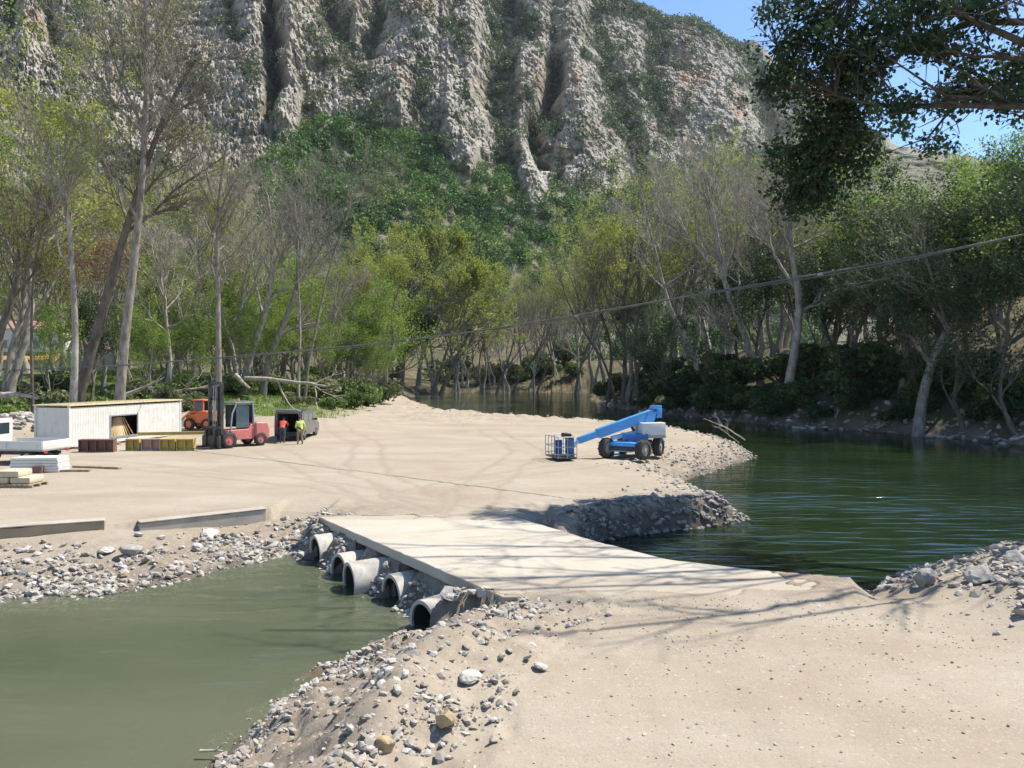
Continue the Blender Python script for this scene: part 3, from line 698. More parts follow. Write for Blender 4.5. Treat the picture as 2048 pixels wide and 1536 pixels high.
def make_tree(seed, h, kind, r0=None, lean=(0, 0), stems=1):
    """returns (wood mesh, crown mesh); base at the origin"""
    rng = np.random.default_rng(seed)
    spread = {'bare': .55, 'spring': .6, 'light': .6, 'dark': .55, 'rust': .55, 'column': .3}[kind]
    r0 = r0 or h * .018
    P0 = []; R0 = []
    for s in range(stems):
        lx, ly = lean[0] + rng.normal(0, .05 + .09 * (stems > 1)), lean[1] + rng.normal(0, .05 + .09 * (stems > 1))
        hh = h * rng.uniform(.72, .92) if stems > 1 else h * .86
        k = np.linspace(0, 1, 9); wob = np.cumsum(rng.normal(0, .014 * h, (9, 2)), 0); wob[0] = 0
        P0.append(np.stack([lx * hh * k + wob[:, 0] + (s - (stems - 1) / 2) * r0 * 2.2, ly * hh * k + wob[:, 1], hh * k - .3 * (k == 0)], -1)); 
        R0.append(r0 * (1 - .82 * k ** .8) / (1 + .25 * (stems - 1))); R0[-1][0] *= 1.35
    P0 = np.array(P0); R0 = np.array(R0)
    t0 = .12 if kind in ('dark',) else (.2 if kind in ('light', 'spring') else .3)
    P1, R1 = spawn(P0, R0, max(5, 12 // stems), rng, t0, .98, (spread * .5, spread * .85), (.45, 1.05), .22, .6, .11, 6, .12)
    P2, R2 = spawn(P1, R1, 6, rng, .25, 1, (.35, .65), (.4, 1.0), .2, .6, .11, 5, .1)
    P3, R3 = spawn(P2, R2, 5, rng, .2, 1, (.35, .7), (.35, .95), .15, .62, .1, 4, .08)
    parts = [tubes(P0, R0, 8), tubes(P1, np.maximum(R1, .02), 6), tubes(P2, np.maximum(R2, .013), 4), tubes(P3, np.maximum(R3, .009), 3)]
    if kind in ('bare', 'spring', 'rust'):
        P4, R4 = spawn(P3, R3, 4 if kind == 'bare' else 3, rng, .2, 1, (.45, .9), (.3, .8), .2, .7, .08, 3, .06)
        if kind == 'bare': parts.append(tubes(P4, np.maximum(R4, .0085), 3))
    else: P4 = P3
    Vw, Qw = joinvq(parts)
    if kind == 'bare': V, Q, t = leaves_on(P4, 1, .05 * h / 15, .15, rng, .5, .25)
    elif kind == 'spring': V, Q, t = leaves_on(P4, int(7 * h / 15), .10 * (h / 15) ** .3, .28, rng, .5, .22)
    elif kind == 'rust': V, Q, t = leaves_on(P4, 5, .08 * h / 15, .2, rng, .5, .22)
    elif kind == 'light': V, Q, t = leaves_on(P3, int(17 * h / 14), .11 * (h / 14) ** .3, .34 * h / 14, rng, .5, .24)
    else: V, Q, t = leaves_on(P3, int(17 * h / 14), .12 * (h / 14) ** .3, .34 * h / 14, rng, .46, .26)
    return npmesh('wood', Vw, Qw, True), npmesh('crown', V, Q, False, {'tint': ('FACE', t)})
LEAF = {'bare': LF_GREY, 'spring': LF_SPRING, 'light': LF_LIGHT, 'dark': LF_DARK, 'rust': LF_RUST, 'column': LF_LIGHT}
BARK = {'bare': BK_PALE, 'spring': BK_GREY, 'light': BK_GREY, 'dark': BK_DARK, 'rust': BK_GREY, 'column': BK_GREY}
def put_tree(name, meshes, kind, loc, rz, sc, label, group=None, bark_=None, leaf_=None, cat='tree'):
    e = empty(name, loc, rz); e.scale = (sc[0], sc[0], sc[1]) if isinstance(sc, tuple) else (sc, sc, sc)
    for nm, me, mt in (('trunk', meshes[0], bark_ or BARK[kind]), ('crown', meshes[1], leaf_ or LEAF[kind])):
        if me is None: continue
        o = bpy.data.objects.new(nm, me); COL.objects.link(o); o.parent = e
        if not me.materials: me.materials.append(mt)
        if me.materials[0] != mt:
            o.material_slots[0].link = 'OBJECT'; o.material_slots[0].material = mt
    tag(e, label, cat, group); return e
def gz(x, y): return float(height(np.array([x]), np.array([y]))[0][0])

def hero(name, label, base, Yd, trunk, r0, limbs, rng_seed, kind='bare', bark_=None, leaf=None, ysp=2.5, dens=1.0, group=None, rtip=.25, leafper=None, leafsz=.05):
    """a tree whose trunk and main limbs follow given outlines (photo px at depth Yd)"""
    rng = np.random.default_rng(rng_seed)
    tp = np.array([P(px, py, Yd) for px, py in trunk]); b0 = tp[0].copy()
    tp[:, 1] += np.linspace(0, 1, len(tp)) * rng.normal(0, 1.0)
    K = 12; T = smoothpath(tp, K); kk = np.linspace(0, 1, K); Rt = r0 * (1 - (1 - rtip) * kk ** .9); Rt[0] *= 1.3
    L = []; RL = []
    for lb in limbs:
        p = np.array([P(px, py, Yd) for px, py in lb]); j = np.argmin(np.linalg.norm(T - p[0], axis=1)); p[:, 1] += T[j, 1] - Yd
        p[0] = T[j]; p[:, 1] += np.linspace(0, 1, len(p)) * rng.normal(0, ysp)
        L.append(smoothpath(p, 8)); RL.append(Rt[j] * .62 * (1 - .75 * np.linspace(0, 1, 8)))
    z0 = gz(b0[0], b0[1]) - .2
    T[0, 2] = min(T[0, 2], z0); off = np.array([b0[0], b0[1], z0]); T -= off
    P0 = T[None]; R0 = Rt[None]
    parts = [tubes(P0, R0, 10)]
    if L:
        L = np.array(L) - off; RL = np.array(RL); parts.append(tubes(L, RL, 7))
    Lt, Rlt = T[-7:][None], Rt[-7:][None]
    Pn, Rn = spawn(Lt, Rlt, int(7 * dens) + 1, rng, .1, 1, (.25, .5), (.4, 1), .25, .55, .1, 5, .12)
    P2 = [Pn]; R2 = [Rn]
    if len(L):
        a, b_ = spawn(L, RL, int(7 * dens) + 1, rng, .2, 1, (.3, .6), (.35, 1), .25, .6, .1, 5, .12); P2.append(a); R2.append(b_)
    P2 = np.concatenate(P2); R2 = np.concatenate(R2)
    P3, R3 = spawn(P2, R2, 6, rng, .15, 1, (.35, .65), (.35, .95), .2, .62, .1, 4, .1)
    P4, R4 = spawn(P3, R3, 6, rng, .15, 1, (.4, .8), (.3, .8), .2, .7, .08, 3, .08)
    parts += [tubes(P2, np.maximum(R2, .016), 5), tubes(P3, np.maximum(R3, .010), 3), tubes(P4, np.maximum(R4, .008), 3)]
    V, Q = joinvq(parts); wm = npmesh('wood', V, Q, True)
    per = leafper if leafper is not None else {'bare': 1, 'spring': 4, 'light': 8, 'dark': 9}[kind]
    V, Q, t = leaves_on(P4, per, leafsz, .12 if kind in ('bare', 'spring') else .3, rng)
    cm = npmesh('crown', V, Q, False, {'tint': ('FACE', t)})
    return put_tree(name, (wm, cm), kind, tuple(off), 0, 1.0, label, group, bark_, leaf)
# ================================================================ TREES WITH DRAWN OUTLINES
hero('plane_tree', 'tallest bare tree with straight trunk rising behind the white container and out of the top', None, 58,
     [(236, 863), (240, 760), (262, 600), (285, 420), (298, 270), (302, 170), (300, 60), (298, -70)], .40,
     [[(291, 300), (262, 240), (226, 170), (208, 110)], [(294, 300), (330, 215), (365, 140), (392, 92)], [(300, 190), (318, 120), (335, 60), (348, 0)], [(302, 170), (285, 100), (272, 20)],
      [(288, 350), (335, 300), (400, 285)], [(299, 240), (250, 150), (235, 90)], [(286, 400), (230, 340), (190, 300)], [(302, 120), (330, 40), (350, -40)]], 5, 'bare', BK_GREY, LF_SPRING, dens=1.1, leafper=2, leafsz=.06)
hero('plane_tree', 'dark trunk leaning to the right across the tallest bare tree behind the container', None, 60,
     [(142, 858), (165, 745), (200, 640), (232, 500), (262, 400), (283, 340), (312, 225), (345, 160), (380, 110)], .46,
     [[(243, 470), (205, 390), (172, 330)], [(272, 370), (340, 300), (420, 262)], [(312, 225), (370, 200), (430, 190)], [(258, 420), (330, 405), (355, 412)]], 6, 'bare', BK_DARK, LF_GREY)
hero('plane_tree', 'slender tree with a pale curved top bending left, behind the container left end', None, 57,
     [(143, 864), (152, 700), (150, 600), (140, 480), (137, 400), (112, 335), (80, 280), (68, 245)], .30,
     [[(139, 430), (146, 330), (150, 262)], [(137, 400), (165, 345), (200, 330)], [(112, 335), (110, 290), (85, 265)]], 7, 'bare', BK_PALE, LF_SPRING, leafper=2, leafsz=.06)
hero('plane_tree', 'bare forked tree standing straight behind the forklift mast', None, 64,
     [(438, 850), (440, 640), (440, 500), (443, 420), (456, 350), (472, 285)], .30,
     [[(441, 440), (418, 370), (392, 300)], [(440, 520), (390, 470), (355, 410)], [(441, 565), (470, 530), (500, 512)], [(443, 420), (440, 330), (430, 270)], [(440, 480), (490, 400), (520, 350)]], 8, 'bare', BK_GREY, LF_GREY)
hero('young_tree', 'thin single stem rising in front of the far house', None, 60, [(66, 858), (66, 700), (70, 560), (90, 470), (112, 400)], .15,
     [[(68, 600), (40, 540), (20, 500)], [(80, 500), (130, 450), (160, 440)]], 9, 'bare', BK_DARK, LF_SPRING, leafper=2)
hero('plane_tree', 'dark crooked trunk at the left edge beside the far house', None, 62, [(-25, 858), (-8, 690), (35, 590), (60, 530), (48, 450), (30, 380)], .42,
     [[(35, 590), (90, 552), (115, 515)], [(55, 540), (90, 480), (100, 420)], [(0, 660), (-40, 580), (-60, 500)]], 10, 'spring', BK_DARK, LF_SPRING)
hero('plane_tree', 'pale slanting trunk with whitish upper limbs beside the fallen log', None, 88, [(486, 772), (505, 690), (542, 600), (546, 520), (542, 440), (535, 390)], .46,
     [[(530, 630), (500, 560), (480, 470)], [(546, 520), (575, 460), (580, 410)], [(542, 600), (600, 560), (650, 555)]], 11, 'bare', BK_PALE, LF_GREY)
hero('plane_tree', 'brown twin trunk slanting right behind the fallen log', None, 89, [(524, 772), (545, 690), (572, 640), (602, 560), (594, 480), (588, 400)], .42,
     [[(560, 660), (590, 650), (640, 640)], [(600, 565), (640, 500), (650, 430)], [(594, 490), (570, 440), (560, 380)]], 12, 'bare', BK_GREY, LF_GREY)
hero('young_tree', 'thin upright stem right of the brown twin trunk', None, 87, [(596, 775), (600, 650), (590, 540), (590, 430), (600, 370)], .17, [[(595, 600), (560, 540), (548, 480)], [(590, 520), (620, 470), (630, 420)]], 13, 'bare', BK_PALE, LF_GREY)
hero('young_tree', 'thin stem leaning right over the riverside bushes', None, 90, [(608, 772), (632, 650), (660, 520), (702, 400), (730, 330)], .19, [[(640, 620), (690, 590), (740, 585)], [(660, 520), (650, 440), (640, 380)], [(690, 430), (740, 400), (760, 360)]], 14, 'bare', BK_GREY, LF_GREY)
hero('willow_tree', 'broad yellow-green riverside tree with a dark ivy-clad trunk', None, 160, [(786, 788), (802, 740), (808, 680), (815, 600), (842, 540), (860, 500)], 1.15,
     [[(812, 650), (780, 590), (752, 530)], [(815, 600), (870, 540), (905, 490)], [(808, 690), (870, 620), (940, 570)], [(812, 640), (890, 610), (975, 590)], [(815, 600), (818, 540), (800, 480)], [(808, 690), (770, 640), (740, 620)],
      [(808, 700), (880, 660), (985, 640)]], 15, 'spring', BK_GREY, LF_SPRING, ysp=6, dens=1.6, leafper=20, leafsz=.17)
hero('ivy_tree', 'dark ivy-covered stump of a tree at the river edge under the yellow-green crown', None, 157, [(792, 790), (800, 760), (806, 700), (812, 650)], 1.3, [[(800, 760), (770, 740), (750, 735)], [(806, 700), (835, 670), (850, 650)]], 16, 'dark', BK_DARK, LF_DARK, ysp=1, leafper=9, leafsz=.24)
for i, (pts, r, yd, lb) in enumerate([([(878, 795), (905, 730), (940, 660), (968, 590)], .62, 186, 'dark trunk leaning right over the water, nearest the ivy-covered stump'),
        ([(862, 797), (882, 735), (905, 670), (915, 600)], .46, 184, 'thinner dark trunk close against the leaning one by the ivy-covered stump'),
        ([(990, 790), (1012, 735), (1030, 680), (1030, 600)], .34, 190, 'bare bent tree on the far shore left of the dry grass'),
        ([(1072, 787), (1092, 740), (1110, 690), (1120, 620)], .30, 205, 'bare bent tree in front of the orange dry grass'),
        ([(1022, 788), (1048, 742), (1085, 690), (1095, 620)], .30, 198, 'bare leaning tree at the middle of the far shore'),
        ([(1150, 788), (1160, 730), (1190, 660), (1180, 580)], .36, 185, 'bare tree at the right end of the far shore')]):
    hero('riverside_tree', lb, None, yd, pts, r, [[pts[1], (pts[1][0] + 40, pts[1][1] - 50), (pts[1][0] + 60, pts[1][1] - 120)], [pts[2], (pts[2][0] - 30, pts[2][1] - 50), (pts[2][0] - 40, pts[2][1] - 110)]],
         30 + i, 'bare', BK_DARK, LF_GREY, leafper=1, leafsz=.1)
hero('plane_tree', 'white-barked tree bending left over the river behind the blue lift', None, 100, [(1402, 800), (1396, 700), (1345, 645), (1326, 560), (1306, 470), (1290, 420), (1284, 370)], .40,
     [[(1310, 500), (1335, 420), (1330, 350)], [(1302, 460), (1262, 440), (1235, 420)], [(1326, 560), (1380, 540), (1430, 480)], [(1290, 420), (1270, 380), (1262, 330)]], 17, 'bare', BK_PALE, LF_GREY)
hero('plane_tree', 'large pale many-forked bare tree at the middle of the right bank', None, 92, [(1530, 800), (1502, 700), (1462, 605), (1438, 550), (1435, 490), (1426, 420), (1404, 345)], .50,
     [[(1438, 545), (1470, 470), (1490, 400), (1502, 325)], [(1440, 560), (1400, 500), (1362, 440), (1342, 385)], [(1502, 700), (1450, 665), (1402, 645)], [(1480, 650), (1500, 560), (1510, 470)], [(1435, 480), (1450, 400), (1470, 330)],
      [(1426, 420), (1390, 380), (1370, 330)]], 18, 'bare', BK_PALE, LF_GREY, ysp=4, dens=1.3)
hero('plane_tree', 'stout sunlit trunk curving up from the right bank under the cable', None, 82, [(1572, 800), (1580, 745), (1602, 640), (1596, 560), (1572, 490), (1580, 420), (1610, 330)], .52,
     [[(1597, 570), (1555, 510), (1545, 460), (1580, 400)], [(1580, 520), (1640, 470), (1690, 450)], [(1574, 480), (1530, 400), (1520, 340)], [(1602, 620), (1660, 590), (1700, 580)]], 19, 'bare', BK_PALE, LF_GREY, ysp=4, dens=1.2)
for i, (pts, r, yd, lb) in enumerate([([(1246, 800), (1252, 700), (1246, 600), (1262, 520), (1272, 430)], .36, 118, 'dark upright bare tree at the river bend, tallest of its clump'),
        ([(1216, 800), (1226, 690), (1192, 600), (1178, 510)], .30, 126, 'dark bare tree leaning left at the river bend'),
        ([(1278, 800), (1266, 690), (1282, 600), (1300, 540)], .26, 114, 'dark thin tree right of the upright one at the river bend'),
        ([(1232, 800), (1210, 720), (1150, 640), (1120, 560)], .24, 122, 'dark stem arching far left over the river at the bend')]):
    hero('riverside_tree', lb, None, yd, pts, r, [[pts[1], (pts[1][0] - 30, pts[1][1] - 70), (pts[1][0] - 55, pts[1][1] - 150)], [pts[2], (pts[2][0] + 30, pts[2][1] - 60), (pts[2][0] + 50, pts[2][1] - 150)]],
         50 + i, 'bare', BK_DARK, LF_GREY, dens=1.4, leafsz=.07)
hero('plane_tree', 'leaning trunk with sunlit patches over the water near the right edge', None, 66, [(1835, 850), (1850, 760), (1882, 665), (1940, 602), (2005, 555), (2050, 480)], .46,
     [[(1895, 645), (1850, 565), (1800, 545), (1740, 560)], [(1930, 610), (1905, 520), (1880, 465)], [(1862, 720), (1820, 660), (1790, 655)], [(1940, 602), (1960, 520), (1930, 440)], [(1890, 650), (1830, 480), (1780, 470)]], 20, 'dark', BK_GREY, LF_DARK, ysp=3, leafper=4, leafsz=.12)

# ================================================================ WOOD: TREES BY KIND
VAR = {}
for kd, hs in (('bare', (20, 22, 19)), ('spring', (18, 28, 20)), ('light', (15, 17)), ('dark', (15, 17, 14)), ('rust', (16,))):
    for q, h in enumerate(hs): VAR[kd, q] = (h, make_tree(200 + 17 * q + 101 * len(kd) + ord(kd[0]), h, kd, stems=1 + (q == 1), lean=(.06 * (q - 1), -.03)))
rg = np.random.default_rng(77)
WOOD = {
 'left wood behind the container': [(15, 66, 30, 'spring', LF_SPRING), (-60, 74, 27, 'light'), (110, 84, 17, 'spring'), (170, 95, 23, 'bare'), (215, 80, 17, 'rust'), (262, 98, 21, 'spring'), (330, 82, 20, 'bare'), (120, 100, 25, 'rust'), (60, 110, 24, 'bare'),
   (385, 92, 22, 'spring'), (300, 108, 17, 'light'), (352, 88, 11, 'light'), (422, 104, 14, 'light'), (470, 97, 25, 'bare'), (522, 108, 21, 'spring'), (240, 112, 27, 'bare'), (35, 92, 18, 'spring'), (440, 118, 25, 'bare'), (95, 72, 9, 'light'), (180, 76, 10, 'dark'), (300, 76, 8, 'light'),
   (-20, 100, 28, 'bare'), (150, 118, 29, 'bare'), (350, 120, 28, 'bare')],
 'left bank between log and ivy stump': [(562, 112, 17, 'light'), (645, 112, 22, 'bare'), (690, 116, 18, 'spring'), (612, 102, 13, 'light'), (730, 122, 16, 'light'), (762, 128, 21, 'spring'), (480, 86, 9, 'light'), (655, 100, 9, 'light'), (705, 104, 8, 'dark'), (580, 124, 24, 'bare'), (680, 135, 27, 'bare'), (540, 96, 9, 'light'), (740, 118, 8, 'light')],
 'far end of the river': [(945, 226, 18, 'spring'), (1000, 232, 20, 'light'), (1060, 236, 22, 'spring'), (1120, 234, 20, 'light'), (1165, 226, 18, 'spring'), (870, 196, 36, 'spring'), (915, 192, 32, 'light', LF_SPRING), (965, 200, 28, 'spring'), (1012, 196, 26, 'bare'), (1062, 204, 24, 'bare'), (1110, 214, 30, 'spring'), (1150, 200, 28, 'bare'), (1190, 188, 36, 'spring'), (835, 196, 32, 'light'), (1035, 222, 26, 'bare'), (985, 212, 22, 'bare'), (1085, 225, 26, 'bare'), (930, 210, 30, 'bare')],
 'right bank by the river bend': [(1210, 145, 31, 'spring'), (1262, 118, 29, 'spring'), (1325, 122, 31, 'bare'), (1385, 112, 30, 'spring'), (1450, 116, 31, 'bare'), (1505, 102, 27, 'bare'), (1338, 104, 14, 'dark'), (1420, 96, 12, 'dark'), (1552, 97, 26, 'spring'), (1606, 92, 25, 'bare'), (1300, 128, 25, 'bare'), (1470, 100, 13, 'dark'), (1520, 92, 15, 'dark'), (1240, 132, 14, 'dark'), (1360, 140, 36, 'bare'), (1420, 135, 36, 'bare'), (1560, 118, 34, 'bare')],
 'dense right bank under overhanging boughs': [(1652, 86, 18, 'dark'), (1700, 84, 21, 'light'), (1742, 100, 18, 'bare'), (1762, 78, 19, 'dark'), (1812, 75, 20, 'light', LF_DARK), (1862, 71, 17, 'dark'), (1902, 76, 17, 'dark'), (1962, 68, 16, 'dark'), (2012, 66, 17, 'light'), (2072, 62, 20, 'dark'), (1880, 92, 17, 'light'), (1992, 86, 20, 'light'), (2062, 80, 23, 'dark'), (1652, 104, 24, 'bare'), (2150, 60, 22, 'dark'), (1800, 90, 16, 'light'),
   (1690, 92, 12, 'dark'), (1930, 64, 12, 'dark'), (1720, 76, 11, 'dark'), (1820, 70, 11, 'dark'), (2030, 60, 12, 'dark'), (1620, 84, 12, 'dark'), (1780, 110, 17, 'bare'), (1850, 105, 15, 'spring'), (1960, 100, 18, 'light'), (1700, 104, 18, 'light'), (2040, 100, 24, 'light')],
}
KD = {'bare': 'grey leafless tree', 'spring': 'budding yellow-green tree', 'light': 'fresh green leafy tree', 'dark': 'dark evergreen tree', 'rust': 'rusty orange-budded tree'}
NM = {'bare': 'bare_tree', 'spring': 'budding_tree', 'light': 'leafy_tree', 'dark': 'evergreen_tree', 'rust': 'budding_tree'}
for zone, lst in WOOD.items():
    for it in lst:
        px, Yd, h, kd = it[:4]; x = (px - CX) / F * Yd
        q = min((k[1] for k in VAR if k[0] == kd), key=lambda z: abs(VAR[kd, z][0] - h) + rg.uniform(0, 4)); h0, ms = VAR[kd, q]
        n_same = sum(1 for o in lst if o[3] == kd)
        lab = ('one %s in the ' if n_same > 1 else 'the only %s in the ') % KD[kd] + zone
        put_tree(NM[kd], ms, kd, (x, Yd, gz(x, Yd) - .15), rg.uniform(0, 6.28), (h / h0 * rg.uniform(.92, 1.1), h / h0), lab, 'trees of the ' + zone, leaf_=(it[4] if len(it) > 4 else None))

for k, (px, Yd, h, kd) in enumerate([(290, 90, 7.5, 'light'), (330, 96, 9, 'light'), (375, 88, 7, 'light'), (405, 96, 10, 'light'), (455, 100, 10.5, 'light'), (500, 104, 12, 'light'), (545, 106, 10, 'light'), (585, 110, 12.5, 'light'), (625, 112, 11, 'spring'), (665, 118, 12, 'light'),
        (700, 122, 11, 'light'), (735, 124, 9.5, 'light'), (470, 112, 15, 'spring'), (560, 122, 17, 'spring'), (640, 128, 18, 'light'), (360, 110, 14, 'spring'), (300, 118, 17, 'light'), (770, 134, 12, 'light'), (690, 140, 20, 'spring'), (520, 132, 20, 'light'), (430, 126, 18, 'spring'), (250, 100, 9, 'light'), (160, 104, 9, 'dark'), (600, 140, 21, 'light'), (745, 150, 20, 'light'), (790, 160, 18, 'spring')]):
    x = (px - CX) / F * Yd; q = int(rg.integers(0, sum(1 for a in VAR if a[0] == kd))); h0, ms = VAR[kd, q]
    put_tree({'light': 'young_leafy_tree', 'spring': 'young_budding_tree', 'dark': 'young_evergreen'}[kd], ms, kd, (x, Yd, gz(x, Yd) - .15 - .16 * h), rg.uniform(0, 6.28), (h / h0 * 1.45, h / h0 * 1.15),
             {'light': 'one of the low bushy green trees under the bare trunks of the left bank', 'spring': 'one of the low yellow-green budding trees among the left bank trunks', 'dark': 'the low dark evergreen by the far pale shed'}[kd], 'understory of the left bank')
# ================================================================ BUSHES
def make_bush(seed, mat_, tint, n=2400, leaf=.055):
    rng = np.random.default_rng(seed)
    C = rng.normal(0, 1, (9, 3)) * [.42, .42, .22]; C[:, 2] = np.abs(C[:, 2]) + .45; S = rng.uniform(.35, .62, 9)
    V, Q, t = clumps(C, S, n // 9, leaf * 2, rng, np.clip(tint + rng.normal(0, .15, 9), 0, 1))
    st = np.array([resample([(0, 0, -.1), tuple(c * [.5, .5, .6]), tuple(c)], 4) for c in C]); R = np.tile(np.array([.05, .035, .02, .01]), (9, 1))
    Vw, Qw = tubes(st, R, 5)
    return npmesh('stems', Vw, Qw, True), npmesh('bush_leaves', V, Q, False, {'tint': ('FACE', t)})
BU = [make_bush(1, None, .55), make_bush(2, None, .45), make_bush(3, None, .6)]
BD = [make_bush(4, None, .45), make_bush(5, None, .35), make_bush(6, None, .55)]
LF_BUSH = [leafmat('bush_leaves_%s' % n_, st_, .35) for n_, st_ in (('green', [(0, (.06, .10, .03)), (.5, (.11, .17, .045)), (1, (.20, .25, .08))]), ('olive', [(0, (.09, .10, .045)), (.5, (.15, .17, .075)), (1, (.25, .25, .13))]), ('fresh', [(0, (.07, .12, .03)), (.5, (.14, .21, .05)), (1, (.24, .29, .08))]))]
def bush(px, py, Yd, s, dark, lab, grp):
    x = (px - CX) / F * Yd; st, lf = (BD if dark else BU)[int(rg.integers(0, 3))]
    e = empty('bush', (x, Yd, gz(x, Yd) - .1), rg.uniform(0, 6.28)); e.scale = (s * rg.uniform(.9, 1.25), s * rg.uniform(.9, 1.25), s * rg.uniform(.8, 1.15))
    o = link('stems', st, BK_DARK, e); o = bpy.data.objects.new('leaves', lf); COL.objects.link(o); o.parent = e
    if not lf.materials: lf.materials.append(LF_DARK if dark else LF_BUSH[0])
    if not dark: o.material_slots[0].link = 'OBJECT'; o.material_slots[0].material = LF_BUSH[int(rg.integers(0, 3))]
    tag(e, lab, 'bush', grp)
for k, (px, Yd, s) in enumerate([(20, 64, 2.0), (60, 70, 2.4), (105, 66, 1.5), (300, 68, 1.6), (330, 72, 2.2), (280, 78, 2.4), (200, 68, 1.7), (380, 74, 1.8), (360, 82, 2.6), (410, 84, 2.2), (320, 66, 1.2), (465, 88, 2.2), (130, 76, 2.6), (10, 76, 2.6), (395, 70, 1.1), (235, 74, 2.0)]):
    bush(px, 0, Yd, s, k in (2, 12), 'one of the bright green bushes between the container and the wood' if k not in (2, 12) else 'one of the dark bushes below the far house', 'bushes behind the container' if k not in (2, 12) else 'dark bushes below the far house')
for px, Yd, s in [(550, 92, 2.2), (630, 94, 2.4), (680, 98, 2.6), (700, 92, 2.0), (735, 100, 2.4), (660, 88, 1.4), (585, 86, 1.3), (720, 108, 3.0), (755, 110, 2.2), (640, 104, 2.8)]:
    bush(px, 0, Yd, s, False, 'one of the pale green bushes along the left bank right of the fallen log', 'bushes along the left bank')
for px, Yd, s in [(1225, 130, 2.4), (1270, 122, 2.6), (1310, 112, 2.6), (1345, 104, 2.4), (1385, 98, 2.6), (1420, 92, 2.4), (1460, 89, 2.4), (1500, 86, 2.2), (1545, 82, 2.0), (1600, 80, 2.0), (1650, 79, 2.2), (1700, 76, 2.2), (1480, 94, 3.0), (1560, 90, 3.2), (1400, 102, 3.2), (1640, 86, 3.2), (1740, 80, 3.2), (1330, 118, 3.2), (1860, 70, 2.4), (1960, 65, 2.2), (2010, 63, 2.4), (1910, 72, 3.0), (1440, 100, 3.2), (1680, 82, 3), (1800, 76, 2.6), (2050, 61, 2.6), (1590, 86, 3)]:
    bush(px, 0, Yd, s * 1.1, True, 'one of the dark bushes at the foot of the right bank', 'bushes along the right bank')
for px, py in [(1215, 806), (1250, 814), (1285, 822), (1320, 827), (1360, 831), (1395, 834), (1425, 837), (1455, 840), (1485, 843), (1515, 846), (1545, 849), (1575, 852), (1610, 855), (1640, 857), (1680, 858), (1715, 860), (1800, 866), (1840, 869), (1985, 882), (2030, 886)]:
    Yw = G(px, py, WZ)[1] + rg.uniform(.6, 2.0); bush(px, 0, Yw, rg.uniform(1.0, 1.9), True, 'one of the dark shrubs hanging over the waterline of the right bank', 'waterline shrubs of the right bank')
for px, Yd, s in [(880, 214, 3.5), (930, 217, 3), (985, 216, 3.6), (1045, 218, 2.6), (1100, 217, 3), (1150, 212, 3.4), (1010, 222, 4.5), (1075, 226, 5), (905, 224, 5), (1130, 224, 5)]:
    bush(px, 0, Yd, s, False, 'one of the pale bushes on the dry far shore at the end of the river', 'bushes on the far shore')
# grass tufts on the left bank: uncountable
n = 9000
X = rg.uniform(-60, 4, n * 3); Y = rg.uniform(60, 130, n * 3)
zz, dd, _, _, rs_ = height(X, Y); nn = fbm(X * .5, Y * .5, 4, 41)
ok = (dd > 2) & (rs_ < .2) & (sstep(66, 80, Y + (nn - .5) * 22) * sstep(-15, -23, X + (Y - 80) * .12) > rg.random(n * 3)) & (nn > .38)
X, Y, zz = X[ok][:n], Y[ok][:n], zz[ok][:n]; M = len(X)
b0 = np.repeat(np.stack([X, Y, zz], -1), 4, 0) + rg.normal(0, .12, (M * 4, 3)) * [1, 1, 0]
ang = rg.uniform(0, 6.28, M * 4); hgt = rg.uniform(.15, .5, M * 4); w0 = .035
dx = np.stack([np.cos(ang), np.sin(ang), 0 * ang], -1) * w0; tip = b0 + np.stack([rg.normal(0, .1, M * 4), rg.normal(0, .1, M * 4), hgt], -1)
V = np.stack([b0 - dx, b0 + dx, tip], 1).reshape(-1, 3)
tag(link('grass', npmesh('grass', V, np.arange(len(V)).reshape(-1, 3), False, {'tint': ('FACE', np.clip(rg.normal(.6, .2, M * 4), 0, 1))}), LF_LIGHT), kind='stuff')

# ================================================================ OVERHANGING PLANE TREE (trunk outside the frame on the right)
rng = np.random.default_rng(404)
tr0 = np.array([19.8, 22.6, gz(19.8, 22.6) - .2])
def pp(l): return np.array([P(*q) if len(q) == 3 else q for q in l])
T = smoothpath(np.array([tr0, tr0 + [-.3, .2, 4], tr0 + [.1, .3, 8], tr0 + [-.4, .8, 12], tr0 + [-1.2, 1.2, 16], tr0 + [-2, 1.5, 20]]), 12)
TR = .62 * (1 - .6 * np.linspace(0, 1, 12))
BO = [[(2480, 250, 22.4), (2200, 222, 22.3), (2048, 208, 22.5), (1930, 203, 23), (1830, 212, 24), (1740, 205, 25.5), (1650, 185, 27.5)],
      [(2450, 230, 22.4), (2200, 140, 22.2), (2048, 98, 22.5), (1985, 62, 23), (1905, 25, 24), (1800, -10, 25.5), (1690, -20, 27), (1600, 0, 28.5)],
      [(2450, 90, 22.6), (2200, 50, 23), (2048, 40, 23.6), (1950, 12, 24.6), (1850, 62, 26), (1750, 122, 27.6), (1680, 190, 28.6), (1635, 270, 29.4), (1595, 360, 30)],
      [(2480, 280, 22.4), (2220, 240, 24), (2100, 195, 25.2), (1990, 160, 26), (1900, 200, 27), (1840, 280, 28)],
      [(2450, -60, 23), (2200, -120, 24), (1950, -100, 26), (1760, -60, 27.4), (1640, 40, 28.6), (1560, 100, 29.4)],
      [(2450, -160, 23.2), (2100, -190, 25), (1850, -150, 27), (1700, -60, 28.5), (1660, 60, 29), (1690, 160, 29.5), (1660, 300, 30.2)]]
BO = [pp(b) for b in BO]
for b in BO: b[0] = T[np.argmin(abs(T[:, 2] - b[0, 2]))]
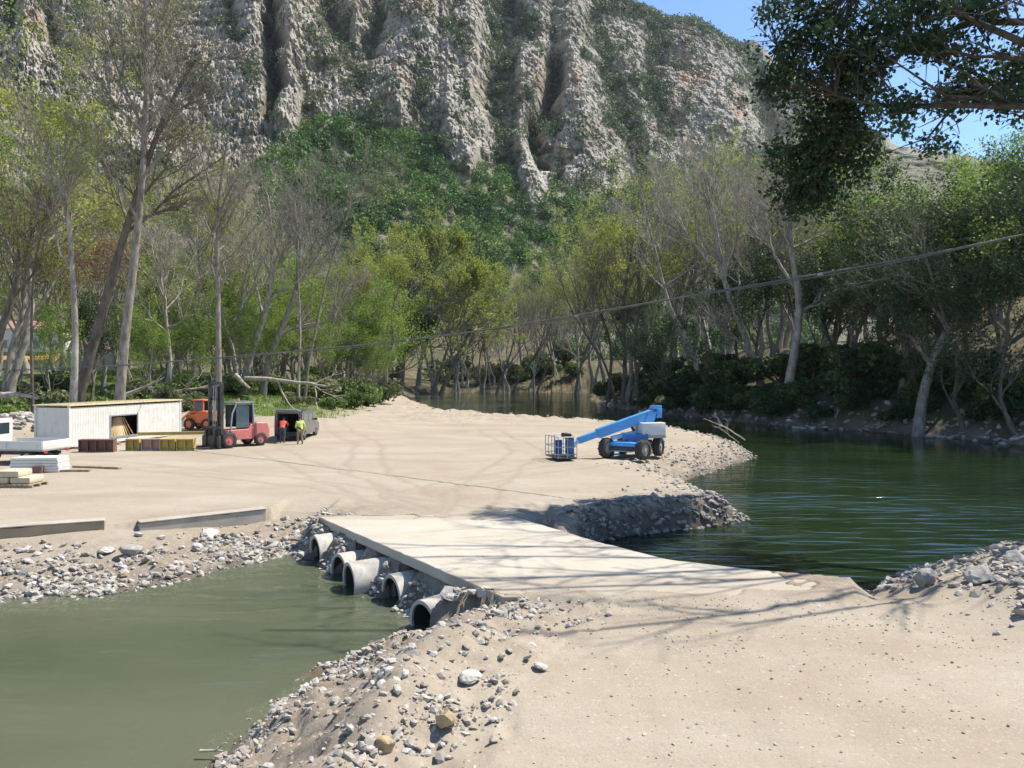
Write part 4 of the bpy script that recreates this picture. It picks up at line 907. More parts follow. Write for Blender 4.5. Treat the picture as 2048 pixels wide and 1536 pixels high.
OFF = [[(19.6, 22.8, 11), (16, 22.4, 15), (12, 22.4, 17), (7.0, 22.8, 17.6)], [(19.6, 22.8, 10), (16.5, 20.8, 13.8), (13, 19.8, 15.8), (7.4, 19.2, 16.2)],
       [(19.4, 22.9, 12), (15.5, 23.6, 16.8), (12, 23.8, 18.4), (6.4, 24.8, 19.2)], [(19.4, 22.9, 11), (17, 19.6, 15), (13.6, 18.0, 16.6), (8.6, 17.2, 16.8)],
       [(19.5, 22.8, 11.5), (16.5, 21.6, 15.6), (11.4, 21.0, 17), (5.6, 20.8, 17.4)], [(19.7, 22.7, 8), (18.0, 20.2, 11.2), (15.6, 18.6, 13.2), (12.4, 17.8, 14.2)]]
L = np.array([smoothpath(b, 9) for b in BO] + [smoothpath(np.array(o, float), 9) for o in OFF])
L += np.cumsum(rng.normal(0, .07, L.shape), 1) * np.linspace(0, 1, 9)[None, :, None]
L[6:] += np.cumsum(rng.normal(0, .12, L[6:].shape), 1) * np.linspace(0, 1, 9)[None, :, None] * [1, 1, .5]
RL = np.array([(.15 if k < 6 else .10) * (1 - (.78 if k < 6 else .62) * np.linspace(0, 1, 9)) for k in range(len(L))])
P2, R2 = spawn(L, RL, 8, rng, .25, 1, (.14, .36), (.25, .8), .04, .62, .12, 6, .03)
P3, R3 = spawn(P2, R2, 5, rng, .2, 1, (.35, .7), (.35, .95), 0, .6, .1, 4, 0)
# leafy sprays
BL = [(1640, 30, 120, 60, 28, 16), (1590, 105, 60, 50, 28.6, 10), (1690, 105, 100, 70, 28, 18), (1765, 55, 85, 55, 27.4, 12), (1650, 195, 70, 50, 29, 12), (1712, 175, 60, 60, 28.5, 13), (1640, 262, 65, 55, 29.4, 11), (1700, 255, 50, 50, 29, 10), (1600, 330, 60, 45, 30, 11), (1668, 325, 80, 50, 30, 14),
      (1590, 395, 38, 32, 30, 6), (1640, 385, 45, 36, 30, 7), (1850, 88, 110, 24, 25.4, 12), (1950, 28, 90, 34, 24.4, 8), (1962, 148, 70, 40, 26, 9), (1900, 190, 50, 32, 26.4, 6), (2030, 130, 35, 50, 25, 6), (1800, 205, 50, 20, 25, 4), (1830, 6, 100, 22, 25.2, 7), (1812, 250, 24, 10, 27, 1.6),
      (1850, 285, 34, 18, 28, 2), (1540, 20, 40, 30, 29, 3), (2010, 200, 45, 20, 24, 4), (1560, 170, 40, 40, 29.2, 5), (1740, 300, 30, 40, 30, 4), (1560, 290, 28, 30, 30, 3)]
SP = []
for bx, by, rx, ry, yd, k in BL:
    k = int(k * 4.3)
    for _ in range(k):
        r = rng.normal(0, .5, 3); c = P(bx + rx * r[0], by + ry * r[1], yd - .3 + .8 * r[2])
        d = rng.normal(0, 1, 3) * [1, .8, .35]; d[2] -= .25; d /= np.linalg.norm(d)
        l = rng.uniform(.5, 1.3); SP.append(resample([c - d * l / 2, c + rng.normal(0, .05, 3), c + d * l / 2 + [0, 0, -.12 * l]], 4))
SP = np.array(SP); RS_ = np.tile(np.array([.012, .010, .008, .005]), (len(SP), 1))
# a twig from each spray back to the nearest bough
bp = L[:6].reshape(-1, 3); CN = []
for s in SP[::2]:
    q = bp[np.argmin(np.linalg.norm(bp - s[0], axis=1))]; mid = (q + s[0]) / 2 + rng.normal(0, .12, 3); CN.append(resample([q, mid, s[0]], 5))
CN = np.array(CN); RC = np.tile(np.linspace(.03, .012, 5), (len(CN), 1))
V, Q = joinvq([tubes(T[None], TR[None], 12), tubes(L, RL, 8), tubes(P2, np.maximum(R2, .012), 5), tubes(P3, np.maximum(R3, .006), 4), tubes(CN, RC, 4), tubes(SP, RS_, 3)])
wm = npmesh('wood', V - tr0, Q, True)
V, Q, t = leaves_on(SP, 20, .10, .16, rng, .45, .2)
V2, Q2, t2 = leaves_on(P3[:60 * 5], 3, .08, .1, rng, .5, .2)
V, Q = joinvq([(V, Q), (V2, Q2)])
cm = npmesh('crown', V - tr0, Q, False, {'tint': ('FACE', np.concatenate([t, t2]))})
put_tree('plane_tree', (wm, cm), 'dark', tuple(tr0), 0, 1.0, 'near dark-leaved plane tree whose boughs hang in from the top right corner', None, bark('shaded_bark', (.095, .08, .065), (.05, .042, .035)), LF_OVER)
# ================================================================ PAINTS
white = pm('white_paint', (.63, .615, .55), .5, var=.05, scale=.8, dirt=(.48, .45, .385))
tan_trim = pm('tan_trim', (.60, .48, .28), .7, var=.15)
dark_in = pm('dark_interior', (.03, .028, .025), .8)
black = pm('black_rubber', (.03, .03, .03), .85, var=.3, scale=8, dirt=(.15, .125, .095))
steel_dark = pm('dark_steel', (.055, .052, .05), .5, .4, var=.3, dirt=(.12, .10, .08))
steel = pm('bare_steel', (.42, .42, .42), .4, .8)
grey = pm('grey_metal', (.32, .33, .33), .5, .3)
glass_d = pm('dark_glass', (.03, .045, .05), .08, 0, var=.1, coat=.6)
glass_b = pm('bluish_glass', (.06, .095, .11), .08, 0, var=.15, coat=.6)
red = pm('faded_red_paint', (.52, .15, .13), .45, var=.14, dirt=(.35, .2, .17))
orange = pm('orange_paint', (.68, .17, .06), .45, var=.12, dirt=(.35, .16, .09))
blue = pm('blue_paint', (.06, .30, .66), .35, var=.12, scale=2, dirt=(.10, .25, .42), coat=.3)
blue_d = pm('deep_blue_paint', (.03, .12, .33), .4, var=.15, coat=.2)
blue_l = pm('pale_blue_paint', (.30, .52, .68), .4, var=.1)
offw = pm('off_white_plastic', (.62, .62, .59), .45, var=.05, dirt=(.55, .52, .47))
wood_l = pm('fresh_timber', (.60, .42, .22), .75, var=.22, scale=6)
wood_g = pm('weathered_timber', (.30, .24, .16), .85, var=.3, scale=5)
brown_st = pm('primed_brown_steel', (.17, .085, .062), .6, var=.25, scale=2, dirt=(.28, .15, .09))
pink_st = pm('faded_primer_steel', (.40, .25, .20), .65, var=.2, scale=2)
yellow = pm('yellow_paint', (.46, .34, .08), .5, var=.18, dirt=(.38, .27, .10))
dusty = pm('dusty_rim', (.30, .27, .22), .7, var=.2)
lamp = pm('lamp_lens', (.75, .3, .06), .3)
red_lens = pm('red_lens', (.45, .03, .02), .3)

def wheel(name, c, ax, r, w_, parent, hub=grey, tread=10):
    """tyre with lugs and a dished rim; ax = unit axis in the parent's frame"""
    ax = Vector(ax).normalized(); c = Vector(c)
    e = empty(name, c); e.parent = parent
    t = MB(); prof = [(-.5, .60), (-.5, .86), (-.38, .97), (0, 1.0), (.38, .97), (.5, .86), (.5, .60)]
    u = ax.orthogonal().normalized(); v = ax.cross(u); n = 24; V = []
    for a, rr in prof:
        V += [ax * (a * w_) + (rr * r) * (math.cos(2 * PI * k / n) * u + math.sin(2 * PI * k / n) * v) for k in range(n)]
    t.add(V, [(i * n + k, i * n + (k + 1) % n, (i + 1) * n + (k + 1) % n, (i + 1) * n + k) for i in range(len(prof) - 1) for k in range(n)], True)
    for k in range(tread * 2):
        a = 2 * PI * k / (tread * 2); d = math.cos(a) * u + math.sin(a) * v; s = 1 if k % 2 else -1
        tn = ax.cross(d); p = d * r * .985
        q = [p + ax * (s * w_ * .04) - tn * .05 * r, p + ax * (s * w_ * .48) - tn * .02 * r, p + ax * (s * w_ * .48) + tn * .09 * r, p + ax * (s * w_ * .04) + tn * .06 * r]
        t.add(q + [x + d * r * .035 for x in q], [(4, 5, 6, 7), (0, 1, 5, 4), (1, 2, 6, 5), (2, 3, 7, 6), (3, 0, 4, 7)])
    t.build('tyre', black, e)
    h = MB(); h.cyl(ax * (-w_ * .34), ax * (w_ * .34), r * .61, n=20); h.cyl(ax * (-w_ * .46), ax * (w_ * .46), r * .2, n=12)
    for k in range(6):
        a = 2 * PI * k / 6; p = (math.cos(a) * u + math.sin(a) * v) * r * .38; h.cyl(p - ax * w_ * .38, p + ax * w_ * .38, r * .05, n=6)
    h.build('rim', hub, e)
    return e

# ================================================================ CONTAINER
def container():
    ang = math.atan2(.968, .25); A0 = (-25.6, 44.5)
    e = empty('shipping_container', (A0[0], A0[1], 0), ang)          # local x along the long side, y to the left (away from the lit side)
    L, Wd, z0, z1 = 9.7, 2.44, .14, 2.52
    def corr(n, d, l):                                               # trapezoid corrugation profile along a length
        pts = []; s = l / n
        for i in range(n): pts += [(i * s, 0), (i * s + s * .35, 0), (i * s + s * .5, d), (i * s + s * .85, d)]
        return pts + [(l, 0)]
    # opening cut in the lit side
    ox0, ox1, oz0, oz1 = 3.2, 5.45, .50, 1.75
    b = MB()
    def side(x0, x1, za, zb, n):
        pr = corr(n, .011, x1 - x0); k = len(pr)
        V = [(x0 + p[0], p[1], za) for p in pr] + [(x0 + p[0], p[1], zb) for p in pr]
        b.add(V, [(i, i + 1, k + i + 1, k + i) for i in range(k - 1)])
    side(.08, ox0, z0 + .12, z1 - .1, 16); side(ox1, L - .08, z0 + .12, z1 - .1, 11); side(ox0, ox1, oz1, z1 - .1, 9); side(ox0, ox1, z0 + .12, oz0, 9)
    V = []; pr = corr(9, .022, Wd - .16)
    for xx in (0.02, L - .02):
        k = len(pr); V = [(xx + p[1] * (1 if xx < 1 else -1), .08 + p[0], z0 + .12) for p in pr] + [(xx + p[1] * (1 if xx < 1 else -1), .08 + p[0], z1 - .1) for p in pr]
        b.add(V, [(i, i + 1, k + i + 1, k + i) for i in range(k - 1)])
    b.box((L / 2, Wd - .02, (z0 + z1) / 2), (L - .1, .03, z1 - z0 - .1))
    b.build('wall_panel', white, e)
    f = MB()
    for x in (.04, L - .04):
        for y in (.04, Wd - .04): f.box((x, y, (z0 + z1) / 2), (.13, .13, z1 - z0))
    for y in (.04, Wd - .04): f.box((L / 2, y, z0 + .07), (L - .14, .11, .14))
    for x in (.04, L - .04): f.box((x, Wd / 2, z0 + .07), (.11, Wd - .22, .14))
    f.build('corner_frame', white, e, bevel=.008)
    r = MB(); r.box((L / 2, Wd / 2, z1 + .03), (L + .16, Wd + .16, .07))
    for k in range(24): r.box((.3 + k * (L - .6) / 23, Wd / 2, z1 + .075), (.09, Wd - .1, .03))
    r.build('roof', tan_trim, e, bevel=.01)
    fl = MB(); fl.box((L / 2, Wd / 2, z0 + .17), (L - .2, Wd - .2, .04)); fl.box((L / 2, 1.5, 1.35), (L - .3, .03, 2.2)); fl.build('interior', dark_in, e)
    of = MB()
    for x in (ox0 - .04, ox1 + .04): of.box((x, -.012, (oz0 + oz1) / 2), (.08, .06, oz1 - oz0 + .16))
    for z in (oz0 - .04, oz1 + .04): of.box(((ox0 + ox1) / 2, -.012, z), (ox1 - ox0, .06, .08))
    of.build('hatch_frame', grey, e)
    tag(e, 'long white metal container with a tan roof, its open hatch showing leaning timber', 'container')
    # timber leaning inside the hatch: each board a thing
    M_ = Matrix.Rotation(ang, 4, 'Z')
    cent = [(4.6, 5.2), (4.9, 5.32), (5.16, 5.42), (5.36, 5.5), (5.54, 5.58), (5.74, 5.66), (5.96, 5.76), (6.2, 5.86), (6.5, 6.0)]
    for k, (xb, xt) in enumerate(cent):
        xb -= 1.22; xt -= 1.22
        be = MB(); d = Vector((xt - xb, .34, 1.22)); p0 = Vector((xb, .12, .42))
        nrm = d.normalized(); be.prism([(-.075, -.02), (.075, -.02), (.075, .02), (-.075, .02)], 'z', 0, d.length)
        q = nrm.to_track_quat('Z', 'Y'); o = be.build('timber_board', wood_l, None, bevel=.004)
        o.matrix_world = Matrix.Translation((A0[0], A0[1], 0)) @ M_ @ Matrix.Translation(p0) @ q.to_matrix().to_4x4()
        tag(o, 'pale timber board fanned upright with others in the container hatch', 'board', 'boards in the container hatch')
    # bearers under the container
    for k, x in enumerate((.5, 3.4, 6.4, 9.2)):
        s = MB(); s.box((0, 0, .07), (.22, 3.0, .14), bev=.01); o = s.build('timber_sleeper', wood_g)
        o.matrix_world = Matrix.Translation((A0[0], A0[1], 0)) @ M_ @ Matrix.Translation((x, 1.0, 0))
        tag(o, 'old timber sleeper carrying the white container', 'timber', 'sleepers under the container')
container()

# ================================================================ STEEL BEAMS BESIDE THE CONTAINER
def ibeam(px, py, h, w_, L, rz, m, label, z=0.0, cat='steel beam'):
    x, y = G(px, py); b = MB(); t = .07
    poly = [(-w_ / 2, 0), (w_ / 2, 0), (w_ / 2, t), (t / 2, t), (t / 2, h - t), (w_ / 2, h - t), (w_ / 2, h), (-w_ / 2, h), (-w_ / 2, h - t), (-t / 2, h - t), (-t / 2, t), (-w_ / 2, t)]
    b.prism(poly, 'x', 0, L)
    for xx in (.02, L / 2, L - .02): 
        for s in (-1, 1): b.box((xx, s * (w_ / 4 + t / 4), h / 2), (.04, w_ / 2 - t / 2 - .01, h - 2 * t - .004))
    o = b.build('steel_beam', m, None, bevel=.006); o.location = (x, y, z + gz(x, y)); o.rotation_euler = (0, 0, rz)
    tag(o, label, cat); return o
for px, m_, lb, L_, rz in [(160, brown_st, 'dark brown steel beam section at the left of the brown pair before the container', .95, .12), (194, brown_st, 'dark brown steel beam section at the right of the brown pair before the container', .98, .10),
                      (254, yellow, 'yellow steel beam section beside the brown pair, at the left of the coloured row', .75, .10), (285, pink_st, 'faded reddish steel beam section between the two yellow ones', 1.05, .14),
                      (322, yellow, 'yellow steel beam section right of the faded reddish one', .85, .08), (355, yellow, 'bright yellow beam section nearest the forklift', .95, .1)]:
    ibeam(px, 904 if px < 240 else 901, .72 if px < 240 else .68, .5, L_, rz, m_, lb)
x, y = G(283, 893); lb_ = MB(); lb_.box((2.0, 0, .78), (4.4, .16, .16), bev=.01); lb_.box((2.0, 0, .68), (4.4, .3, .02))
o = lb_.build('yellow_rail', yellow); o.location = (x, y, 0); o.rotation_euler = (0, 0, .25); tag(o, 'long yellow rail lying across the tops of the coloured beams', 'rail')

# ================================================================ WOODEN PLANKS, PALLETS, PARKED LORRY AT THE LEFT EDGE
for (xa, ya), (xb, yb), m_, lb in [((90, 944), (180, 943), wood_g, 'grey plank lying on the gravel, the nearer of two'), ((148, 935), (240, 938), wood_g, 'grey plank lying on the gravel, the one nearer the container')]:
    a = G(xa, ya); b = G(xb, yb); L = math.hypot(b[0] - a[0], b[1] - a[1]); k = MB(); k.box((L / 2, 0, .05), (L, .24, .1), bev=.008); k.box((L * .45, .2, .03), (L * .9, .13, .06), bev=.006)
    o = k.build('plank', m_); o.location = (*a, gz(*a)); o.rotation_euler = (0, 0, math.atan2(b[1] - a[1], b[0] - a[0])); tag(o, lb, 'plank')
def lorry():
    x, y = G(28, 925); e = empty('flatbed_lorry', (x - .3, y, 0), math.radians(176)); e.rotation_euler = (0, 0, math.radians(172))   # faces left: local +x is forward
    b = MB(); b.prism([(.5, .55), (2.25, .55), (2.25, 1.25), (2.0, 1.4), (1.75, 2.12), (.5, 2.15)], 'y', -.9, .9); b.build('cab', white, e, bevel=.05)
    g = MB(); g.box((1.15, .903, 1.7), (.9, .02, .55)); g.box((1.15, -.903, 1.7), (.9, .02, .55)); g.box((.497, 0, 1.68), (.02, 1.3, .55)); g.prism([(2.01, 1.43), (2.03, 1.43), (1.79, 2.05), (1.77, 2.05)], 'y', -.78, .78); g.build('window', glass_d, e)
    c = MB(); c.box((-1.15, 0, .72), (3.1, 1.95, .08), bev=.01); c.build('load_bed', grey, e)
    for s in (-1, 1):
        d = MB(); d.box((-1.15, s * .96, .96), (3.0, .04, .4), bev=.008)
        for k in range(4): d.box((-2.4 + k * .83, s * .985, .96), (.06, .03, .4))
        d.build('dropside', white, e)
    d = MB(); d.box((-2.66, 0, .96), (.04, 1.9, .4), bev=.008); d.build('tailgate', white, e)
    f = MB(); f.box((-.3, .35, .52), (4.6, .1, .16)); f.box((-.3, -.35, .52), (4.6, .1, .16)); f.build('chassis', steel_dark, e)
    for xx in (1.45, -1.75):
        for s in (-1, 1): wheel('wheel', (xx, s * .76, .36), (0, 1, 0), .36, .24, e)
    l = MB(); l.box((-2.69, .75, .62), (.03, .22, .1)); l.box((-2.69, -.75, .62), (.03, .22, .1)); l.build('tail_light', red_lens, e)
    mr_ = MB(); mr_.box((1.85, 1.05, 1.7), (.08, .22, .32), bev=.02); mr_.cyl((1.8, .9, 1.75), (1.82, 1.0, 1.75), .015); mr_.build('mirror', black, e)
    tag(e, 'small white flatbed lorry with its cab cut by the left edge of the picture', 'lorry')
lorry()
def panels():
    x, y = G(20, 946); e = empty('panel_stack', (x, y, 0), .10)
    b = MB()
    for k in range(5): b.box((1.0 + .02 * (k % 2), .55, .08 + k * .13), (2.1 - .03 * k, 1.1, .115), bev=.008)
    b.build('panels', white, e); c = MB(); c.box((.3, .55, .0), (.12, 1.0, .06)); c.box((1.7, .55, .0), (.12, 1.0, .06)); c.build('bearer', wood_g, e)
    tag(e, 'stack of white panels on the gravel below the flatbed lorry', 'panels')
    x, y = G(66, 946); k = MB(); k.box((.2, .1, .14), (.42, .3, .28), bev=.015); k.box((.2, .1, .29), (.3, .2, .03)); o = k.build('brown_crate', brown_st); o.location = (x, y, 0); tag(o, 'small brown crate at the end of the white panel stack', 'crate')
panels()
def pallet():
    x, y = G(-30, 976); e = empty('pallet', (x, y, 0), -.05)
    b = MB()
    for k in range(3): b.box((.9, .1 + k * .45, .05), (1.9, .1, .1))
    for k in range(9): b.box((.1 + k * .2, .55, .12), (.14, 1.1, .03))
    b.build('deck', wood_g, e); tag(e, 'wooden pallet at the left edge of the gravel under a tan block', 'pallet')
    rgx = np.random.default_rng(2)
    for k, (bx, bz, w_) in enumerate([(.45, .27, .8), (1.3, .27, .8), (.75, .52, .95)]):
        s = MB(); s.box((0, 0, 0), (w_, .95, .25), bev=.07); o = s.build('cement_sack', pm('tan_sack', (.50, .42, .29), .9, var=.15)); o.location = (x + bx, y + .55, bz); o.rotation_euler = (0, 0, -.05 + .04 * k)
        tag(o, ['tan sack lying at the left on the pallet', 'tan sack lying at the right on the pallet', 'tan sack on top of the two others on the pallet'][k], 'sack')
pallet()

# ================================================================ FORKLIFT (local +x is forward, towards the forks)
def forklift():
    x, y = G(468, 893); e = empty('forklift', (x, y, gz(x, y)), math.radians(232))
    b = MB(); b.prism([(-1.55, .42), (-1.45, 1.28), (-.75, 1.36), (-.6, 1.05), (.75, 1.05), (.95, .75), (.95, .45)], 'y', -.62, .62); b.build('body', red, e, bevel=.04)
    c = MB(); c.prism([(-1.95, .38), (-2.0, .95), (-1.85, 1.42), (-1.0, 1.46), (-1.0, .38)], 'y', -.78, .78); c.build('counterweight', red, e, bevel=.09)
    k = MB()
    for s in (-1, 1):
        k.tube([(.62, s * .62, 1.0), (.5, s * .6, 2.0), (.2, s * .58, 2.62)], .05, 8); k.tube([(-.95, s * .62, 1.3), (-.9, s * .6, 2.62)], .05, 8)
    k.box((-.33, 0, 2.66), (1.35, 1.3, .06), bev=.02)
    for q in range(5): k.box((-.85 + q * .26, 0, 2.71), (.06, 1.2, .05))
    k.build('cab_frame', grey, e)
    g = MB(); g.box((-.22, .575, 1.82), (.85, .02, 1.35)); g.box((-.22, -.575, 1.82), (.85, .02, 1.35)); g.box((-.93, 0, 1.95), (.02, 1.05, 1.1)); g.build('cab_glass', glass_b, e)
    st = MB(); st.box((-.5, 0, 1.2), (.5, .55, .14), bev=.04); st.box((-.72, 0, 1.5), (.12, .5, .55), bev=.04); st.build('seat', black, e)
    m = MB()
    for s in (-1, 1):
        m.box((1.2, s * .60, 2.0), (.2, .17, 3.7)); m.box((1.32, s * .44, 1.95), (.12, .12, 3.4))
    for z in (3.84, 2.9, 1.5, .55): m.box((1.19, 0, z), (.12, 1.06, .17))
    m.build('mast', steel_dark, e, bevel=.008)
    h = MB(); h.cyl((1.15, .22, .5), (1.15, .22, 2.7), .06); h.cyl((1.15, -.22, .5), (1.15, -.22, 2.7), .06); h.tube([(1.25, .12, 3.7), (1.3, .12, 1.0)], .025, 6); h.tube([(1.25, -.12, 3.7), (1.3, -.12, 1.0)], .025, 6); h.build('lift_cylinder', steel, e)
    cr = MB(); cr.box((1.45, 0, .72), (.08, 1.7, .1)); cr.box((1.45, 0, 1.22), (.08, 1.7, .1)); 
    for q in range(6): cr.box((1.45, -.75 + q * .3, 1.0), (.05, .05, .6))
    cr.box((1.47, 0, .40), (.16, 1.8, .66)); cr.build('carriage', steel_dark, e, bevel=.01)
    for s in (-1, 1):
        f = MB(); f.prism([(1.5, .08), (2.9, .10), (2.9, .13), (1.6, .17), (1.6, 1.1), (1.5, 1.1)], 'y', s * .45 - .08, s * .45 + .08); f.build('fork', steel_dark, e)
    for s in (-1, 1):
        wheel('wheel', (.85, s * .78, .48), (0, 1, 0), .48, .36, e, red); wheel('wheel', (-1.35, s * .7, .40), (0, 1, 0), .40, .28, e, red)
    l = MB(); l.cyl((-.3, 0, 2.73), (-.3, 0, 2.9), .08, .06); l.build('beacon', lamp, e)
    tag(e, 'big red forklift with a tall dark mast facing the beams', 'forklift')
forklift()
# ================================================================ ORANGE MACHINE BEHIND THE FORKLIFT
def loader():
    Yd = 56; x = (404 - CX) / F * Yd; e = empty('orange_loader', (x, Yd, gz(x, Yd)), math.radians(168))
    b = MB(); b.prism([(-1.6, .55), (-1.65, 1.45), (-.5, 1.6), (.3, 1.35), (1.1, 1.2), (1.2, .55)], 'y', -.6, .6); b.build('body', orange, e, bevel=.05)
    c = MB()
    for xx in (-.5, .35):
        for s in (-1, 1): c.box((xx, s * .55, 1.95), (.09, .09, 1.0))
    c.box((-.07, 0, 2.48), (1.15, 1.35, .09), bev=.02); c.build('cab_frame', orange, e)
    g = MB(); g.box((-.07, .56, 1.95), (.75, .02, .85)); g.box((-.07, -.56, 1.95), (.75, .02, .85)); g.box((.37, 0, 1.95), (.02, 1.0, .85)); g.build('cab_glass', glass_b, e)
    for s in (-1, 1):
        a = MB(); a.tube([(-.9, s * .72, 1.5), (.6, s * .74, 1.5), (1.6, s * .74, .7), (1.9, s * .74, .5)], .09, 6); a.build('lift_arm', orange, e)
    k = MB(); k.prism([(1.8, .15), (2.4, .12), (2.5, .2), (1.95, .35), (1.95, .85), (1.8, .9)], 'y', -.9, .9); k.build('bucket', grey, e)
    for xx in (-.95, .7):
        for s in (-1, 1): wheel('wheel', (xx, s * .72, .48), (0, 1, 0), .48, .34, e, orange)
    e.scale = (.86, .86, .86)
    tag(e, 'orange loader half hidden between the forklift mast and the container', 'loader')
loader()

# ================================================================ VAN (local +x forward)
def van():
    x, y = G(572, 884); e = empty('van', (x + .05, y + 2.5, gz(x, y + 1)), math.radians(90))
    vb = pm('dark_grey_van_paint', (.10, .115, .125), .3, .2, var=.08, coat=.5, dirt=(.2, .19, .17))
    side = [(-2.2, .34), (-2.24, 1.0), (-2.12, 1.72), (-1.95, 1.86), (.55, 1.9), (.95, 1.78), (1.55, 1.12), (2.2, .96), (2.3, .6), (2.25, .34)]
    b = MB()
    for s in (-1, 1): b.prism([(p[0], p[1]) for p in side], 'y', s * .86 - .03, s * .86 + .03)
    b.prism([(-1.95, 1.86), (.55, 1.9), (.55, 1.94), (-1.95, 1.9)], 'y', -.89, .89)
    b.prism([(.95, 1.78), (.55, 1.9), (.55, 1.94), (1.0, 1.8)], 'y', -.89, .89); b.prism([(1.55, 1.12), (2.2, .96), (2.3, .6), (2.25, .34), (1.5, .34)], 'y', -.83, .83)
    b.box((-2.17, 0, .45), (.14, 1.66, .22)); b.box((-2.08, .76, 1.15), (.12, .14, 1.3)); b.box((-2.08, -.76, 1.15), (.12, .14, 1.3)); b.box((-2.05, 0, 1.82), (.16, 1.6, .14))
    b.build('body', vb, e, bevel=.03)
    i = MB(); i.box((-.3, 0, .5), (3.5, 1.6, .05)); i.box((.5, 0, 1.1), (.05, 1.6, 1.2)); i.build('cargo_floor', dark_in, e)
    g = MB()
    for s in (-1, 1):
        for xa, xb in ((-1.75, -.75), (-.6, .35), (.45, 1.12)): g.prism([(xa, 1.2), (xb + (.22 if xb > 1 else 0), 1.2), (xb - (.15 if xb > 1 else 0), 1.68), (xa, 1.68)], 'y', s * .893 - .008, s * .893 + .008)
    g.prism([(1.56, 1.13), (1.6, 1.15), (1.0, 1.79), (.96, 1.77)], 'y', -.78, .78); g.build('window', glass_b, e)
    t = MB(); t.box((-2.55, 0, 2.02), (.95, 1.56, .06), ry=.12, bev=.02); t.box((-2.5, 0, 2.055), (.5, 1.3, .015), ry=.12); t.build('tailgate', pm('silver_paint', (.5, .52, .53), .3, .5), e)
    st = MB(); st.cyl((-2.15, .72, 1.5), (-2.6, .72, 1.98), .012); st.cyl((-2.15, -.72, 1.5), (-2.6, -.72, 1.98), .012); st.build('gas_strut', steel, e)
    for s in (-1, 1):
        l = MB(); l.box((-2.2, s * .8, 1.05), (.06, .12, .5), bev=.02); l.build('tail_light', red_lens, e)
        l = MB(); l.box((2.2, s * .6, .78), (.1, .32, .16), bev=.03); l.build('headlight', glass_b, e)
        q = MB(); q.box((.98, s * 1.0, 1.24), (.1, .18, .14), bev=.03); q.build('mirror', black, e)
    bp_ = MB(); bp_.box((-2.27, 0, .42), (.1, 1.7, .2), bev=.04); bp_.build('bumper', black, e)
    for xx in (-1.4, 1.45):
        for s in (-1, 1): wheel('wheel', (xx, s * .8, .33), (0, 1, 0), .33, .2, e, steel)
    tag(e, 'dark van with its rear door raised open on the gravel', 'van')
    bx = MB(); bx.box((0, 0, .2), (.5, .45, .4), bev=.01); bx.box((0, 0, .405), (.52, .1, .012)); o = bx.build('cardboard_box', pm('cardboard', (.24, .16, .09), .8)); o.parent = None
    M_ = Matrix.Rotation(math.radians(90), 4, 'Z'); o.matrix_world = Matrix.Translation((x + .05, y + 2.5, gz(x, y + 1))) @ M_ @ Matrix.Translation((-1.6, .45, .53)); tag(o, 'brown box inside the open van', 'box')
van()

